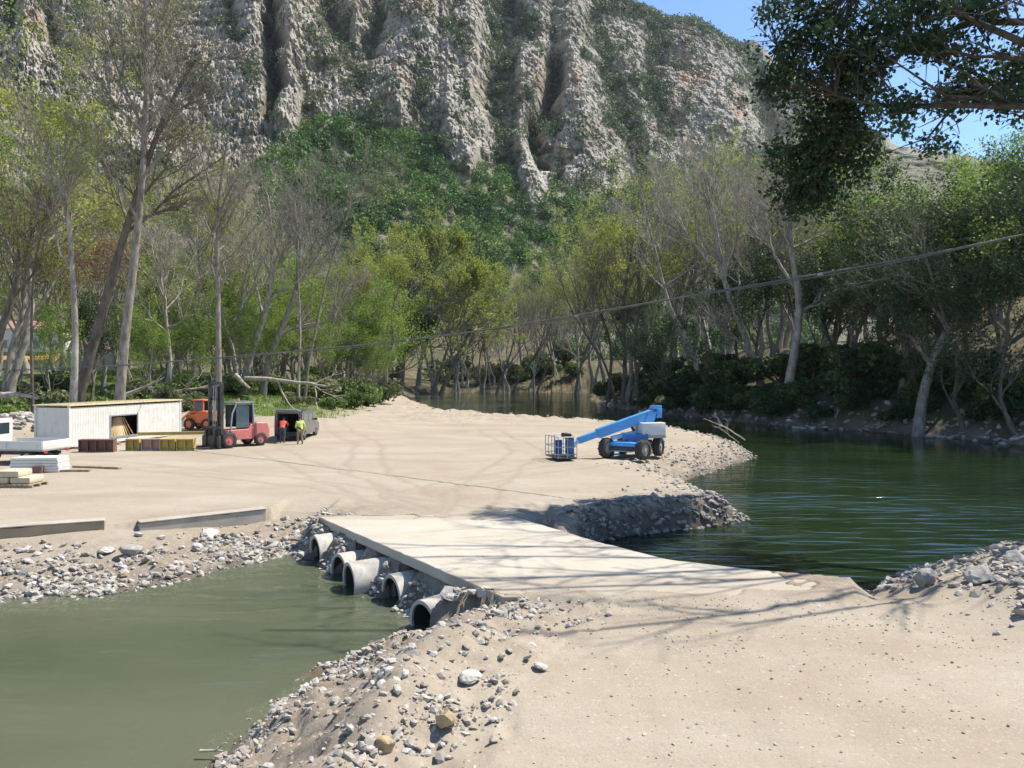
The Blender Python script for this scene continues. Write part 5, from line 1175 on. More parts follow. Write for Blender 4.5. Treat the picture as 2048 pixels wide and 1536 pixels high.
# ================================================================ BOOM LIFT
def boomlift():
    x, y = 6.4, 40.8; e = empty('boom_lift', (x, y, gz(x, y)), 0)
    u = Vector((.5, .866, 0)); v = Vector((.866, -.5, 0))             # chassis length and width directions
    ca = math.atan2(u.y, u.x)
    b = MB(); b.box((0, 0, .62), (2.3, 1.25, .42), rz=ca, bev=.05); b.box(tuple(-u * .55 - v * .3 + Vector((0, 0, .6))), (1.2, 1.3, .5), rz=ca, bev=.05); b.build('chassis', blue, e)
    ax = MB()
    for s in (-1, 1): ax.cyl(u * (s * 1.15) - v * 1.0 + Vector((0, 0, .54)), u * (s * 1.15) + v * 1.0 + Vector((0, 0, .54)), .11)
    ax.box(tuple(u * 1.15 + Vector((0, 0, .75))), (.35, 1.2, .2), rz=ca); ax.box(tuple(u * 1.2 + Vector((0, 0, 1.0))), (.9, .12, .1), rz=ca); ax.build('axle', steel_dark, e)
    for s in (-1, 1):
        for q in (-1, 1): wheel('wheel', u * (s * 1.15) + v * (q * 1.0) + Vector((0, 0, .53)), v if s > 0 else (v * .95 - u * .3), .53, .40, e, dusty)
    t = MB(); t.cyl((0, 0, .83), (0, 0, .98), .5, n=20); t.box((.1, 0, 1.12), (1.3, 1.0, .28), bev=.03); t.build('turntable', blue_d, e)
    bd = Vector((-.955, -.297, 0)); bn = Vector((-bd.y, bd.x, 0)); ba = math.atan2(bd.y, bd.x)
    # engine cover / counterweight, towards the rear
    c = MB(); c.box(tuple(-bd * .95 - bn * -.32 + Vector((0, 0, 1.5))), (1.35, .62, .66), rz=ba, bev=.06); c.box(tuple(-bd * .95 - bn * .38 + Vector((0, 0, 1.46))), (1.4, .55, .6), rz=ba, bev=.06)
    c.build('engine_cover', offw, e)
    s_ = MB(); s_.box(tuple(-bd * .95 - bn * .66 + Vector((0, 0, 1.38))), (1.1, .012, .03), rz=ba); s_.box(tuple(-bd * .95 - bn * .66 + Vector((0, 0, 1.24))), (1.1, .012, .02), rz=ba); s_.build('cover_seam', grey, e)
    cw = MB(); cw.box(tuple(-bd * 1.0 + Vector((0, 0, 1.1))), (1.3, 1.2, .18), rz=ba, bev=.04); cw.build('counterweight', grey, e)
    up = MB()
    for q in (-1, 1): up.prism([(-.95, 1.2), (-.35, 1.2), (-.8, 2.35), (-1.3, 2.4)], 'y', q * .2 - .03, q * .2 + .03)
    up.v = [tuple(Vector((-bd.x, -bd.y, 0)) * (-p[0]) * -1 * -1 + bn * p[1] + Vector((0, 0, p[2]))) for p in up.v] if False else [tuple(bd * p[0] + bn * p[1] + Vector((0, 0, p[2]))) for p in up.v]
    up.build('boom_bracket', blue, e)
    piv = -bd * 1.12 + Vector((0, 0, 2.26)); end = bd * 3.1 + Vector((0, 0, .95))
    D = (end - piv).normalized(); S = Vector((bn.x, bn.y, 0)); Nn = S.cross(D)
    def beam(name, p, q, wd, hd, m, bev=.015):
        k = MB(); L = (Vector(q) - Vector(p)).length; d = (Vector(q) - Vector(p)).normalized(); sd_ = S; un = d.cross(sd_)
        V = []
        for z in (0, L):
            V += [Vector(p) + d * z + sd_ * (sx * wd / 2) + un * (sy * hd / 2) for sx, sy in ((-1, -1), (1, -1), (1, 1), (-1, 1))]
        k.add(V, [(3, 2, 1, 0), (4, 5, 6, 7), (0, 1, 5, 4), (1, 2, 6, 5), (2, 3, 7, 6), (3, 0, 4, 7)]); return k.build(name, m, e, bevel=bev)
    mid = piv + D * 3.3
    beam('boom', piv - D * .05, mid, .36, .50, blue); beam('boom_extension', mid - D * .1, end, .26, .34, blue); 
    beam('boom_stripe', piv + D * .3 - S * .181 - Nn * .0, piv + D * 3.1 - S * .181, .006, .14, blue_l, 0)
    beam('lower_boom', -bd * .9 + Vector((0, 0, 1.45)), bd * 1.25 + Vector((0, 0, 1.02)), .22, .2, blue_l)
    hy = MB(); hy.cyl(-bd * .1 + Vector((0, 0, 1.35)), piv + D * 1.3 - Vector((0, 0, .2)), .075); hy.cyl(piv + D * 1.0 - Vector((0, 0, .25)), piv + D * 1.9 - Vector((0, 0, .18)), .045); hy.build('lift_cylinder', steel_dark, e)
    ho = MB()
    for q in range(3): ho.tube([piv + D * .1 + S * (-.1 + .08 * q) + Vector((0, 0, .2)), piv - D * .25 + S * (-.1 + .08 * q) + Vector((0, 0, .42)), piv - D * .5 + S * (-.1 + .08 * q) + Vector((0, 0, .1)), piv - D * .3 + Vector((0, 0, -.5))], .03, 6)
    ho.build('hose', black, e)
    hd_ = MB(); hd_.box(tuple(piv - D * .25 + Vector((0, 0, .28))), (.5, .42, .2), rz=ba, bev=.02); hd_.box(tuple(piv - D * .35 + Vector((0, 0, -.05))), (.3, .5, .5), rz=ba, bev=.03); hd_.build('boom_head', blue, e)
    # jib and basket
    jb = end + bd * .35 + Vector((0, 0, -.25)); beam('jib', end, jb, .18, .2, blue_l)
    br = MB(); br.cyl(jb + Vector((0, 0, .25)), jb + Vector((0, 0, -.6)), .08); br.box(tuple(jb + bd * .12 + Vector((0, 0, -.5))), (.35, .5, .18), rz=ba, bev=.02); br.build('basket_bracket', blue_l, e)
    bc = jb + bd * .62 + Vector((0, 0, 0)); bl, bw, zf = 1.0, 1.9, .16
    # basket: long side across the boom
    bx = bd; by = bn
    fl = MB(); fl.box((bc.x, bc.y, zf), (bl, bw, .07), rz=ba, bev=.01); fl.build('basket_floor', steel_dark, e)
    r = MB()
    cs = [bc + bx * (sx * bl / 2) + by * (sy * bw / 2) for sx, sy in ((-1, -1), (1, -1), (1, 1), (-1, 1))]
    for z in (1.22, .72, .34):
        for a, b2 in zip(cs, cs[1:] + cs[:1]): r.cyl((a.x, a.y, z), (b2.x, b2.y, z), .022, n=6)
    for a, b2 in zip(cs, cs[1:] + cs[:1]):
        n = 4 if (a - b2).length > 1.2 else 2
        for k in range(n): p = a.lerp(b2, k / n); r.cyl((p.x, p.y, zf), (p.x, p.y, 1.22), .02, n=6)
    r.build('basket_rail', grey, e)
    pn = MB(); p = bc - bx * (bl / 2 - .02); pn.box((p.x, p.y, .66), (.05, 1.15, .95), rz=ba, bev=.01); q = bc - bx * .2 - by * (bw / 2 - .01); pn.box((q.x, q.y, .55), (.45, .05, .75), rz=ba); pn.build('basket_panel', blue_d, e)
    cb = MB(); p = bc - bx * .3; cb.box((p.x, p.y, 1.22), (.3, .75, .26), rz=ba, bev=.03); cb.build('control_box', black, e)
    tag(e, 'blue boom lift with a white engine cover and its basket lowered to the gravel', 'boom lift')
boomlift()

# ================================================================ CULVERT PIPES
BORE_SHADE = pm('bore_shade_concrete', (.045, .043, .036), .6, var=.3, scale=3)  # near-black tone: shade inside the pipes painted into the concrete
PIPE = pm('pipe_concrete', (.43, .395, .335), .85, var=.2, scale=2.2, dirt=(.24, .205, .155), bmp=.006, bscale=40)
for (x, y, a, L), z, dz, lb in zip(PIPES, (-.86, -.86, -.82, -.88, -.74), (.04, .02, .03, .0, .04), ('nearest concrete culvert pipe opening onto the pool', 'second nearest concrete culvert pipe, its mouth ragged with stones on top',
        'concrete culvert pipe showing a long pale flank, middle of the row', 'dark-mouthed culvert pipe just behind the long pale one', 'farthest concrete culvert pipe at the end of the bank')):
    d = Vector((math.cos(a), math.sin(a), dz)).normalized()
    b = MB(); b.ring((0, 0, 0), d * (L + .6), .51, .425, 32)
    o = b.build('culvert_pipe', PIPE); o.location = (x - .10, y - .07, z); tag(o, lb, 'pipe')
    b = MB(); b.ring(d * .05, d * (L + .55), .4255, .415, 32); b.cyl(d * (L - .3), d * (L - .25), .395, n=32); b.build('shade_bore', BORE_SHADE, o)  # added lining and end disc, coloured as the dark of the bore

# ================================================================ FAR HOUSES, ROADSIDE WALL
def house(name, x, y, z, w_, d, h, rz, wallm, roofm, label, nwin, awn=None):
    e = empty(name, (x, y, z), rz); b = MB(); b.box((0, 0, h / 2 - 1), (w_, d, h + 2)); b.build('wall', wallm, e)
    r = MB(); r.prism([(-d / 2 - .4, h), (d / 2 + .4, h), (0, h + 1.5)], 'x', -w_ / 2 - .4, w_ / 2 + .4); r.build('roof', roofm, e)
    for k in range(nwin):
        xx = -w_ / 2 + (k + .5) * w_ / nwin
        f = MB(); f.box((xx, -d / 2 - .02, h * .55), (w_ / nwin * .55, .06, 1.5)); f = f.build('window', white, e)
        p = MB(); p.box((xx, -d / 2 - .06, h * .55), (w_ / nwin * .45, .03, 1.3)); p.build('pane', glass_d, f)
    if awn: a = MB(); a.prism([(-d / 2 - .03, h * .32), (-d / 2 - 2.2, h * .1), (-d / 2 - 2.2, h * .04), (-d / 2 - .03, h * .24)], 'x', -w_ / 2, w_ / 2); a.build('awning', awn, e)
    tag(e, label, 'house')
wallw = pm('white_render', (.62, .62, .58), .8, var=.1); tiles = pm('roof_tiles', (.30, .17, .12), .85, var=.25, scale=8); awno = pm('awning_cloth', (.42, .22, .06), .8); stonew = pm('pale_render', (.46, .42, .36), .85, var=.15)
Yd = 128; x = (62 - CX) / F * Yd; house('house', x, Yd, CH + (744 - 715) / F * Yd - 1.0, 12.5, 7, 5.6, 0.12, wallw, tiles, 'white house with a row of dark windows and an orange awning at the far left', 5, awno)
Yd = 122; x = (215 - CX) / F * Yd; house('shed', x, Yd, CH + (744 - 722) / F * Yd - .5, 6.0, 4, 2.3, .1, stonew, tiles, 'small pale shed half hidden behind the leaning trunks', 3)
Yd = 168; a = P(700, 676, Yd); b = MB(); b.box((7, 0, 0), (15, .5, 1.4)); b.box((7, 0, .74), (15.2, .62, .1)); b.box((7, .25, -2.4), (14.6, 1.0, 3.4)); o = b.build('roadside_wall', wallw); o.location = tuple(a); o.rotation_euler = (0, 0, .05); tag(o, 'long white roadside wall glimpsed behind the ivy-covered stump', 'wall')

# ================================================================ CABLE
A_ = np.array([-40., 64.]); B_ = np.array([15., 22.5])
CB = [(-140, 745), (60, 739), (250, 730), (400, 718), (600, 702), (800, 682), (950, 663), (1100, 640), (1300, 605), (1450, 580), (1600, 554), (1800, 521), (2048, 470), (2250, 425)]
cp = []
for px, py in CB:
    k = (px - CX) / F; d = B_ - A_                         # A + t d with x = k y
    t = (k * A_[1] - A_[0]) / (d[0] - k * d[1]); q = A_ + t * d; cp.append(np.array([q[0], q[1], CH - (py - YH) / F * q[1]]))
cp = smoothpath(np.array(cp), 60)
e = empty('overhead_cable', tuple(cp[0]), 0); cbm = pm('cable_sheath', (.09, .095, .09), .6, var=.2)
k = MB(); k.tube([tuple(p - cp[0]) for p in cp], .032, 6); k.build('cable', cbm, e)
w2 = [p - cp[0] + np.array([.0, 0, -.055 + .04 * math.sin(i * .9)]) for i, p in enumerate(cp)]
k = MB(); k.tube([tuple(p) for p in w2], .02, 6); k.build('second_strand', cbm, e)
for i in range(6, 58, 6):
    k = MB(); d = (cp[i + 1] - cp[i]); d = d / np.linalg.norm(d); k.cyl(cp[i] - cp[0] - d * .08 + [0, 0, -.02], cp[i] - cp[0] + d * .08 + [0, 0, -.02], .05, n=8); k.build('clip', grey, e)
tag(e, 'dark twin cable sagging across the whole river from left bank to upper right', 'cable')

# ================================================================ STONES
def stone_mesh(seed, sub=1, flat=.65):
    rng = np.random.default_rng(seed); bm = bmesh.new(); bmesh.ops.create_icosphere(bm, subdivisions=sub, radius=1)
    V = np.array([v.co[:] for v in bm.verts]); Fc = np.array([[v.index for v in f.verts] for f in bm.faces]); bm.free()
    for _ in range(7):                                     # chop with planes for angular faces
        n = rng.normal(size=3); n /= np.linalg.norm(n); dd = V @ n; lim = rng.uniform(.5, .85); V = V - np.clip(dd - lim, 0, None)[:, None] * n
    V *= 1 + rng.normal(0, .05, (len(V), 1)); V *= [1, rng.uniform(.6, .95), flat]; return V, Fc
ST = [stone_mesh(k, 1, .45 + .06 * (k % 6)) for k in range(12)]
def stones(name, X, Y, S, Zoff=.25, tintf=None):
    Z = rough_ground(X, Y)[0]; Vs = []; Fs = []; Ts = []; b = 0
    for x, y, z, s in zip(X, Y, Z, S):
        V, Fc = ST[int(rg.integers(0, 12))]; a = rg.uniform(0, 6.28); c, s2 = math.cos(a), math.sin(a); tl = rg.normal(0, .25, 2)
        Q = V * s; Q = np.stack([Q[:, 0] * c - Q[:, 1] * s2, Q[:, 0] * s2 + Q[:, 1] * c, Q[:, 2] + Q[:, 0] * tl[0] + Q[:, 1] * tl[1]], -1)
        Vs.append(Q + [x, y, z + s * Zoff]); Fs.append(Fc + b); b += len(V); Ts.append(np.full(len(Fc), np.clip(rg.normal(.55, .22), 0, 1)))
    return npmesh(name, np.concatenate(Vs), np.concatenate(Fs), False, {'tint': ('FACE', np.concatenate(Ts))})
m, nt, out = nodes('river_stone'); b = nd(nt, 'ShaderNodeBsdfPrincipled'); b.inputs['Roughness'].default_value = .9; b.inputs['Specular IOR Level'].default_value = .2
a = nd(nt, 'ShaderNodeAttribute', attribute_name='tint'); c = ramp(nt, a.outputs['Fac'], [(0, (.16, .135, .105)), (.3, (.29, .255, .21)), (.6, (.385, .355, .305)), (.85, (.50, .475, .43)), (1, (.33, .25, .18))])
c = mixc(nt, ramp(nt, noise(nt, gcoord(nt), 9, 6, .7), [(.4, (.45, .45, .45)), (.6, (0, 0, 0))]), c, (.22, .19, .155)); nt.links.new(c, b.inputs['Base Color'])
nt.links.new(bump(nt, noise(nt, gcoord(nt), 28, 5, .7), .5, .01), b.inputs['Normal']); nt.links.new(b.outputs[0], out.inputs[0]); STONE = m
STONE_SHADE = pm('shaded_bank_stone', (.22, .20, .17), .75, var=.55, scale=3)  # darker stone copy; the shade of the spit bank is put into its colour
STONE_TAN = pm('tan_rock', (.36, .265, .15), .9, var=.3, scale=5, dirt=(.28, .22, .15), bmp=.02, bscale=14); STONE_GREY = pm('grey_rock', (.27, .255, .22), .9, var=.25, scale=4, dirt=(.4, .38, .34), bmp=.02, bscale=14)
STONE_PALE = pm('pale_rock', (.45, .42, .365), .9, var=.18, scale=4, dirt=(.36, .31, .25), bmp=.02, bscale=14)
def scatter(name, n, box, dens, smin, smax, pw=2.2, Zoff=.2, mat_=None):
    X = rg.uniform(box[0], box[1], n); Y = rg.uniform(box[2], box[3], n); z, d, dr, dp, rs_ = height(X, Y)
    pr = dens(X, Y, d, dr, dp)
    for (qx, qy, qa, ql) in PIPES:
        t = (X - qx) * math.cos(qa) + (Y - qy) * math.sin(qa); s_ = -(X - qx) * math.sin(qa) + (Y - qy) * math.cos(qa); pr = np.where((t > -.8) & (t < .75) & (abs(s_) < .55), 0, pr)
    ok = (rg.random(n) < pr) & (d > -.5) & ~inside(X, Y, SLAB) & (seg_dist(X, Y, SLAB, True) > .12)
    X, Y = X[ok], Y[ok]; S = smin + (smax - smin) * rg.random(len(X)) ** pw
    tag(link(name, stones(name, X, Y, S, Zoff), mat_ or STONE), kind='stuff'); print(name, len(X))
cl = lambda x: np.clip(x, 0, 1)
scatter('rubble', 85000, (-14, 1.2, 15.6, 25.5), lambda X, Y, d, dr, dp: cl(1.2 - dp / np.where(X < -6, 2.6, 1.5)) * (dp < dr) * (.08 * (dp > .7) + .28 * (dp < .7) + .6 * sstep(.46, .58, fbm(X * .7, Y * .7, 4, 201))), .016, .16, 5)
scatter('rubble', 5000, (-6.6, .2, 15.2, 24.2), lambda X, Y, d, dr, dp: (dp < 1.4) * (seg_dist(X, Y, SLAB, True) < 1.0) * .9, .03, .13, 2)
scatter('rubble', 85000, (-5.5, 3.2, 8.2, 17), lambda X, Y, d, dr, dp: cl(np.exp(-((dp - .3) / .55) ** 2) * 1.0 + .5 * np.exp(-((dp - 2.9) / .7) ** 2) + .10) * (dp < 4.2) * (Y < 17) * (.12 + .88 * sstep(.44, .6, fbm(X * 1.0, Y * 1.0, 4, 203))), .010, .10, 5.5)
scatter('rubble', 6500, (.8, 9, 24, 29.5), lambda X, Y, d, dr, dp: (dr < .85) * .8, .025, .2, 3, .2, STONE_SHADE)  # spit bank stones with shade in their colour
scatter('rubble', 30000, (1, 18, 24, 56), lambda X, Y, d, dr, dp: np.exp(-(np.clip(d, 0, None) / np.where((Y < 29) & (X < 9), .7, 1.9)) ** 2) * (.3 + .7 * sstep(.38, .6, fbm(X * .5, Y * .5, 3, 205))) * (dr < 5) * (1 - .6 * ((Y < 29) & (X < 9))), .025, .14, 3)
scatter('rubble', 9000, (-24, 16, 52, 100), lambda X, Y, d, dr, dp: np.exp(-(np.clip(d, 0, None) / 2.2) ** 2) * (X < 17), .05, .2, 2)
scatter('rubble', 9000, (8.0, 17, 11.5, 21.3), lambda X, Y, d, dr, dp: cl(np.exp(-((X - 10.6) / 1.3) ** 2 - ((Y - 14.2) / 2.1) ** 2) * .9 + np.exp(-((d - .6) / .6) ** 2) * (X > 8.6) * .8 + np.exp(-((X - 12.4) / 1.6) ** 2 - ((Y - 17.6) / 1.4) ** 2) * .7), .03, .16, 2.4)
scatter('rubble', 12000, (14, 44, 55, 128), lambda X, Y, d, dr, dp: np.exp(-(np.clip(d, 0, None) / 2.4) ** 2) * (right_side(X, Y) > .3) * .8, .07, .45, 2.4)
scatter('rubble', 4200, (-42, -24, 46, 66), lambda X, Y, d, dr, dp: cl(np.exp(-((X + 33) / 3.4) ** 2 - ((Y - 51) / 4) ** 2) * .9 + .1 * (Y > 60)), .06, .4, 2.2)
scatter('gravel', 60000, (-6, 12, 7.5, 24), lambda X, Y, d, dr, dp: .14 + .4 * sstep(.55, .7, fbm(X * .4, Y * .4, 3, 209)) * (d > .6), .006, .038, 4, .1)
def boulder(px, py, size, m_, label, seed, z=0.0, flat=.7, name='boulder', sink=.22):
    x, y = G(px, py, z); V, Fc = stone_mesh(seed, 3, flat); rngb = np.random.default_rng(seed)
    V = V * (1 + .10 * (fbm(V[:, 0] * 1.6 + 9, V[:, 1] * 1.6 + V[:, 2], 3, seed) - .5)[:, None])
    o = link(name, npmesh(name, V * size, Fc, False), m_); o.location = (x, y, float(rough_ground(np.array([x]), np.array([y]))[0][0]) + size * flat * (1 - sink) * .7); o.rotation_euler = (rngb.normal(0, .2), rngb.normal(0, .2), rngb.uniform(0, 6))
    tag(o, label, 'rock'); return o
for px, py, s, m_, lb, sd_, z, fl in [(892, 1470, .175, STONE_TAN, 'rounded tan boulder on the near rubble slope, the largest there', 3, 0, .85), (768, 1525, .14, STONE_TAN, 'orange-tan rock at the bottom edge below the largest tan boulder', 5, 0, .7),
      (818, 1506, .09, STONE_GREY, 'small brown-grey rock right of the orange-tan one at the bottom edge', 6, 0, .6), (810, 1415, .085, STONE_PALE, 'small upright whitish stone on the near rubble slope', 8, -.1, .9), (940, 1375, .17, STONE_PALE, 'flat pale rock at the crest of the near rubble slope', 9, 0, .4),
      (1080, 1340, .16, STONE_PALE, 'pale stone where the near rubble meets the gravel track', 10, 0, .4), (265, 1112, .42, STONE_GREY, 'big grey slab of rock on the bank beside the pool', 12, -.55, .4), (245, 1150, .16, STONE_TAN, 'small tan rock just under the big grey slab', 14, -.8, .55),
      (905, 1208, .30, STONE_GREY, 'dark flat rock above the nearest culvert pipe', 15, -.35, .35), (970, 1195, .3, STONE_PALE, 'broken pale block under the near corner of the concrete slab', 16, -.2, .5), (210, 1110, .3, STONE_PALE, 'whitish long rock left of the big grey slab on the pool bank', 17, -.5, .35),
      (420, 1068, .34, STONE_PALE, 'white rock on the bank below the pale-topped wall', 18, -.4, .4), (1850, 1172, .33, STONE_GREY, 'dark pointed rock heap at the water behind the near track', 20, 0, .75), (1960, 1190, .36, STONE_GREY, 'dark grey flat rock at the right of the near shore', 21, 0, .45),
      (2030, 1170, .26, STONE_GREY, 'dark rock at the right edge of the near shore', 22, 0, .9), (1968, 1160, .13, STONE_PALE, 'small white stone behind the dark grey flat rock', 23, 0, .7), (1788, 1160, .1, STONE_PALE, 'white stone at the water just beyond the concrete slab', 24, 0, .7),
      (1225, 1035, .3, STONE_PALE, 'pale rock poking out of the dark river bank', 26, -.2, .6), (1205, 812, .55, STONE_PALE, 'white boulder on the far shore behind the lift basket', 27, WZ, .6)]:
    boulder(px, py, s, m_, lb, sd_, z, fl)

# ================================================================ DRIFTWOOD, DEAD BRANCHES
DRY = bark('driftwood_grey', (.48, .42, .34), (.28, .235, .18))
def log(px0, py0, px1, py1, Yd, r, label, nbr=4, seed=0, Y2=None, name='driftwood_log', m_=DRY):
    rngl = np.random.default_rng(seed); a = P(px0, py0, Yd); b = P(px1, py1, Y2 or Yd); c = (a + b) / 2 + rngl.normal(0, .04 * np.linalg.norm(b - a), 3)
    T = smoothpath([a, c, b], 9); T += np.cumsum(rngl.normal(0, .02 * np.linalg.norm(b - a), T.shape), 0) * .5; R = r * (1 - .65 * np.linspace(0, 1, 9))
    parts = [tubes(T[None], R[None], 8)]
    if nbr:
        Pb, Rb = spawn(T[None], R[None], nbr, rngl, .3, 1, (.25, .5), (.4, 1), .2, .6, .1, 5, .05); Pc, Rc = spawn(Pb, Rb, 3, rngl, .3, 1, (.3, .6), (.4, .9), .1, .6, .1, 4, 0)
        parts += [tubes(Pb, np.maximum(Rb, .01), 5), tubes(Pc, np.maximum(Rc, .008), 4)]
    V, Q = joinvq(parts); o = link(name, npmesh(name, V - T[0], Q, True), m_); o.location = tuple(T[0]); tag(o, label, 'driftwood')
log(492, 758, 665, 776, 84, .28, 'long pale fallen log lying on the grass bank behind the van', 5, 1, 80)
log(255, 790, 322, 762, 72, .22, 'broken pale trunk slanting up behind the container roof', 4, 2)
log(330, 785, 420, 770, 76, .18, 'grey fallen branches left of the forklift mast top', 6, 3)
log(0, 790, 75, 795, 58, .25, 'pale log on top of the earth heap at the far left', 3, 4)
log(470, 750, 500, 775, 82, .3, 'pale root plate at the left end of the long fallen log', 7, 5)
log(1585, 857, 1790, 858, 75, .15, 'thin pale log lying along the waterline of the right bank', 4, 6, 71.5)
log(1745, 862, 1775, 842, 71, .12, 'grey forked branch sticking up at the end of the waterline log', 3, 7)
log(1660, 855, 1690, 800, 75, .14, 'grey upturned root on the right bank above the waterline log', 6, 8)
log(1880, 872, 1975, 795, 66, .2, 'heap of bleached branches slanting up the right bank near the edge', 9, 9, 68)
log(1850, 872, 1960, 870, 64.5, .16, 'bleached log at the foot of the branch heap', 4, 10)
log(2020, 880, 2060, 870, 58, .14, 'pale branch at the waterline by the right edge', 4, 14)
log(1490, 880, 1420, 838, 55, .05, 'thin bleached twig rising from the water behind the gravel tip', 5, 11)
log(1478, 885, 1432, 852, 56, .035, 'shorter bleached twig beside the taller one behind the gravel tip', 4, 12)
log(925, 812, 940, 788, 110, .12, 'small stump standing in the water near the left bank', 3, 13)
log(400, 1502, 445, 1502, 10.95, .025, 'short grey stick at the water edge at the bottom', 1, 15)
log(1340, 938, 1350, 926, 41, .07, 'black charred stub on the gravel bar', 1, 16, m_=BK_DARK)
# ================================================================ PEOPLE
skin_m = pm('skin', (.46, .28, .20), .55, var=.06); hair_m = pm('dark_hair', (.03, .022, .018), .7)
hivis = pm('hi_vis_cloth', (.52, .62, .10), .8, var=.1); khaki = pm('khaki_cloth', (.24, .19, .12), .85, var=.15); redcl = pm('red_cloth', (.62, .10, .055), .8, var=.12); navy = pm('navy_cloth', (.05, .07, .11), .85, var=.2); boot_m = pm('boot_leather', (.05, .035, .025), .7); band = pm('reflective_band', (.7, .7, .68), .35)
def skinned(verts, edges, sub=1):
    """verts: name -> (pos, radius); first is the root. Returns (V, faces)."""
    names = list(verts); me = bpy.data.meshes.new('tmp'); me.from_pydata([verts[n][0] for n in names], [(names.index(a), names.index(b)) for a, b in edges], [])
    o = bpy.data.objects.new('tmp', me); COL.objects.link(o); o.modifiers.new('s', 'SKIN')
    sv = me.skin_vertices[0].data
    for i, n in enumerate(names):
        r = verts[n][1]; sv[i].radius = (r, r) if not isinstance(r, tuple) else r; sv[i].use_root = (i == 0)
    if sub: s = o.modifiers.new('u', 'SUBSURF'); s.levels = sub; s.render_levels = sub
    ev = o.evaluated_get(bpy.context.evaluated_depsgraph_get()); m2 = ev.to_mesh()
    V = [tuple(v.co) for v in m2.vertices]; Fc = [tuple(p.vertices) for p in m2.polygons]; ev.to_mesh_clear()
    bpy.data.objects.remove(o); bpy.data.meshes.remove(me); return V, Fc
def person(loc, rz, label, pose, top_m, leg_m, vest=False):
    """local +x is where the person faces"""
    e = empty('person', loc, rz); J = {k: Vector(v) for k, v in pose.items()}
    body = MB()
    V = {'hip': (J['hip'], .125), 'waist': (J['waist'], .115), 'chest': (J['chest'], .135), 'neck0': (J['neck'], .062), 'neck1': (J['neck'].lerp(J['head'], .45), .055)}
    E = [('hip', 'waist'), ('waist', 'chest'), ('chest', 'neck0'), ('neck0', 'neck1')]
    for s in 'lr':
        for n, r in (('sh', .07), ('el', .046), ('wr', .032), ('pm', .036)): V[n + s] = (J[n + s], r)
        for n, r in (('hj', .095), ('kn', .066), ('an', .043), ('to', .036)): V[n + s] = (J[n + s], r)
        E += [('chest', 'sh' + s), ('sh' + s, 'el' + s), ('el' + s, 'wr' + s), ('wr' + s, 'pm' + s), ('hip', 'hj' + s), ('hj' + s, 'kn' + s), ('kn' + s, 'an' + s), ('an' + s, 'to' + s)]
    a, b = skinned(V, E); body.add(a, b, True)
    for s, sg in (('l', 1), ('r', -1)):                               # five fingers, rooted in the palm, gently curled
        d = (J['pm' + s] - J['wr' + s]).normalized(); side = d.cross(Vector((0, 0, 1)));  side = Vector((0, 1, 0)) if side.length < .1 else side.normalized()
        up = side.cross(d)
        for k, (ln_, off) in enumerate([(.062, .026), (.075, .009), (.070, -.009), (.054, -.026)]):
            p = J['pm' + s] + side * off + d * .01; q = p + d * ln_ * .55 - up * .006; t_ = q + d * ln_ * .4 - up * ln_ * .45; tt = t_ + d * ln_ * .1 - up * ln_ * .35
            a, b = skinned({'a': (p, .010), 'b': (q, .0095), 'c': (t_, .0085), 'd': (tt, .007)}, [('a', 'b'), ('b', 'c'), ('c', 'd')]); body.add(a, b, True)
        p = J['pm' + s] - d * .015 + side * .028 * sg; q = p + side * sg * .022 + d * .03; t_ = q + d * .03 - up * .008
        a, b = skinned({'a': (p, .012), 'b': (q, .0105), 'c': (t_, .009)}, [('a', 'b'), ('b', 'c')]); body.add(a, b, True)
    # head with brow, nose, mouth, chin and ears
    bm = bmesh.new(); bmesh.ops.create_uvsphere(bm, u_segments=20, v_segments=14, radius=1); H = J['head']; hd = []
    for v in bm.verts:
        x, y, z = v.co; k = 1 - .22 * max(0, -z) ** 1.5
        px_ = x * .098 * (1 if x < 0 else (1 - .10 * max(0, -z))); py_ = y * .076 * k; pz_ = z * .118
        if x > .75 and abs(y) < .3 and -.35 < z < .12: px_ += .018 * (1 - abs(y) / .3)            # nose
        if x > .7 and abs(z - .2) < .12 and .15 < abs(y) < .5: px_ -= .008                         # eye sockets
        if x > .7 and abs(z + .45) < .08 and abs(y) < .35: px_ += .004                             # lips
        v.co = Vector((px_, py_, pz_))
    tl = Matrix.Rotation(pose.get('tilt', (0,))[0] if 'tilt' in pose else 0, 3, 'Y')
    bm.verts.index_update(); body.add([H + tl @ v.co for v in bm.verts], [[v.index for v in f.verts] for f in bm.faces], True); bm.free()
    for s in (-1, 1): body.box(tuple(H + Vector((-.005, s * .078, -.005))), (.03, .014, .055), bev=.005)
    body.build('body', skin_m, e)
    ey = MB()
    for s in (-1, 1): ey.cyl(H + Vector((.084, s * .030, .022)), H + Vector((.089, s * .030, .022)), .010, n=8)
    ey.build('eyes', hair_m, e)
    hr = MB(); bm = bmesh.new(); bmesh.ops.create_uvsphere(bm, u_segments=18, v_segments=12, radius=1)
    for v in bm.verts: x, y, z = v.co; v.co = Vector((x * .107 - .008, y * .086, max(z, -.25 + .55 * (x > 0.1)) * .126))
    bm.verts.index_update(); hr.add([H + v.co for v in bm.verts], [[v.index for v in f.verts] for f in bm.faces], True); bm.free(); hr.build('hair', hair_m, e)
    # clothes
    g = .018
    V = {'waist': (J['waist'], .118 + g), 'hem': (J['hip'] + Vector((0, 0, .03)), .135 + g), 'chest': (J['chest'], .14 + g), 'nk': (J['neck'] - Vector((0, 0, .03)), .085)}; E = [('waist', 'hem'), ('waist', 'chest'), ('chest', 'nk')]
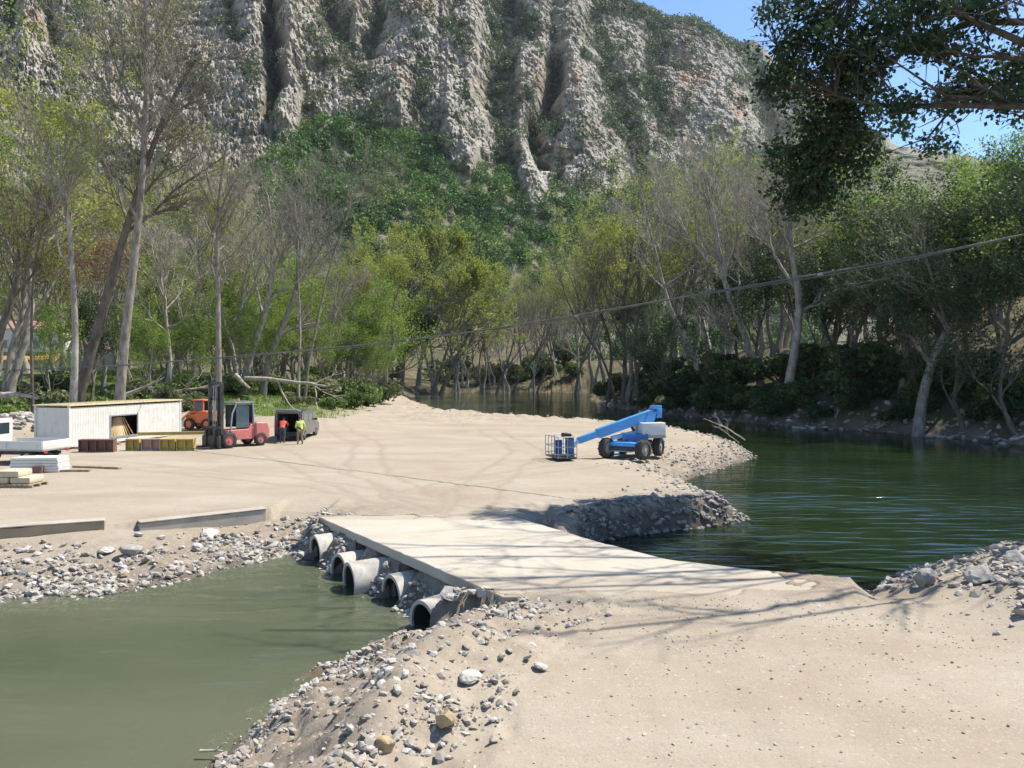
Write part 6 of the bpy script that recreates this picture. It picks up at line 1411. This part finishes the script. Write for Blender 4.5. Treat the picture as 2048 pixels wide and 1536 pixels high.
    for s in 'lr':
        V['sh' + s] = (J['sh' + s], .078 + g * .6); V['el' + s] = (J['el' + s], .056 + g * .6); V['cf' + s] = (J['el' + s].lerp(J['wr' + s], .88), .043 + g * .5); E += [('chest', 'sh' + s), ('sh' + s, 'el' + s), ('el' + s, 'cf' + s)]
    mb_ = MB(); mb_.add(*skinned(V, E), True); mb_.build('vest' if vest else 'jacket', top_m, e)
    V = {'hip': (J['hip'], .132 + g)}; E = []
    for s in 'lr':
        V['hj' + s] = (J['hj' + s], .10 + g); V['kn' + s] = (J['kn' + s], .072 + g); V['hm' + s] = (J['kn' + s].lerp(J['an' + s], .9), .062 + g); E += [('hip', 'hj' + s), ('hj' + s, 'kn' + s), ('kn' + s, 'hm' + s)]
    mb_ = MB(); mb_.add(*skinned(V, E), True); mb_.build('trousers', leg_m, e)
    for s in 'lr':
        mb_ = MB(); mb_.add(*skinned({'an': (J['an' + s] + Vector((0, 0, .06)), .056), 'h': (J['an' + s] + Vector((-.02, 0, -.03)), .052), 't': (J['to' + s] + Vector((.02, 0, 0)), .045)}, [('an', 'h'), ('h', 't')]), True); mb_.build('boot', boot_m, e)
    if vest:
        mb_ = MB(); c = J['waist'].lerp(J['chest'], .35); mb_.cyl(c - Vector((0, 0, .025)), c + Vector((0, 0, .025)), .162, n=18, caps=False); mb_.build('reflective_band', band, e)
    tag(e, label, 'person'); return e
P1 = dict(hip=(0, 0, .93), waist=(.01, 0, 1.10), chest=(.02, 0, 1.32), neck=(.01, 0, 1.48), head=(.04, 0, 1.635), shl=(.01, .185, 1.40), ell=(-.02, .25, 1.13), wrl=(.20, .20, 1.02), pml=(.27, .18, 1.03), shr=(.01, -.185, 1.40), elr=(-.05, -.27, 1.14), wrr=(.10, -.27, .95), pmr=(.15, -.26, .89),
          hjl=(0, .09, .88), knl=(.05, .12, .49), anl=(-.02, .13, .09), tol=(.13, .15, .045), hjr=(0, -.09, .88), knr=(.0, -.11, .49), anr=(-.09, -.12, .09), tor=(.06, -.14, .045))
P2 = dict(hip=(-.06, 0, .92), waist=(.02, 0, 1.08), chest=(.14, 0, 1.26), neck=(.22, 0, 1.40), head=(.30, 0, 1.53), shl=(.16, .18, 1.33), ell=(.36, .22, 1.14), wrl=(.58, .16, 1.06), pml=(.66, .14, 1.05), shr=(.16, -.18, 1.33), elr=(.38, -.22, 1.16), wrr=(.60, -.14, 1.10), pmr=(.67, -.12, 1.09),
          hjl=(-.06, .09, .87), knl=(.02, .11, .48), anl=(-.07, .12, .09), tol=(.08, .13, .045), hjr=(-.06, -.09, .87), knr=(.0, -.10, .48), anr=(-.12, -.11, .09), tor=(.03, -.12, .045))
x, y = G(600, 889); person((x, y, gz(x, y)), math.radians(120), 'person in a hi-vis yellow-green top and khaki trousers standing behind the van', P1, hivis, khaki, True)
x, y = G(566, 886); person((x, y - .1, gz(x, y)), math.radians(88), 'person in a red jacket and dark trousers leaning into the open van', P2, redcl, navy)
# ================================================================ HAZE
m, nt, out = nodes('valley_air')
vp = nd(nt, 'ShaderNodeVolumePrincipled'); vp.inputs['Color'].default_value = (.80, .90, 1.0, 1); vp.inputs['Density'].default_value = .00005; vp.inputs['Anisotropy'].default_value = .25
nt.links.new(vp.outputs[0], out.inputs['Volume'])
hb = MB(); hb.add([(-420, -40, -9), (520, -40, -9), (520, 1010, -9), (-420, 1010, -9), (-420, -40, 520), (520, -40, 520), (520, 1010, 520), (-420, 1010, 520)], [(3, 2, 1, 0), (4, 5, 6, 7), (0, 1, 5, 4), (1, 2, 6, 5), (2, 3, 7, 6), (3, 0, 4, 7)])
tag(hb.build('haze', m), kind='stuff')
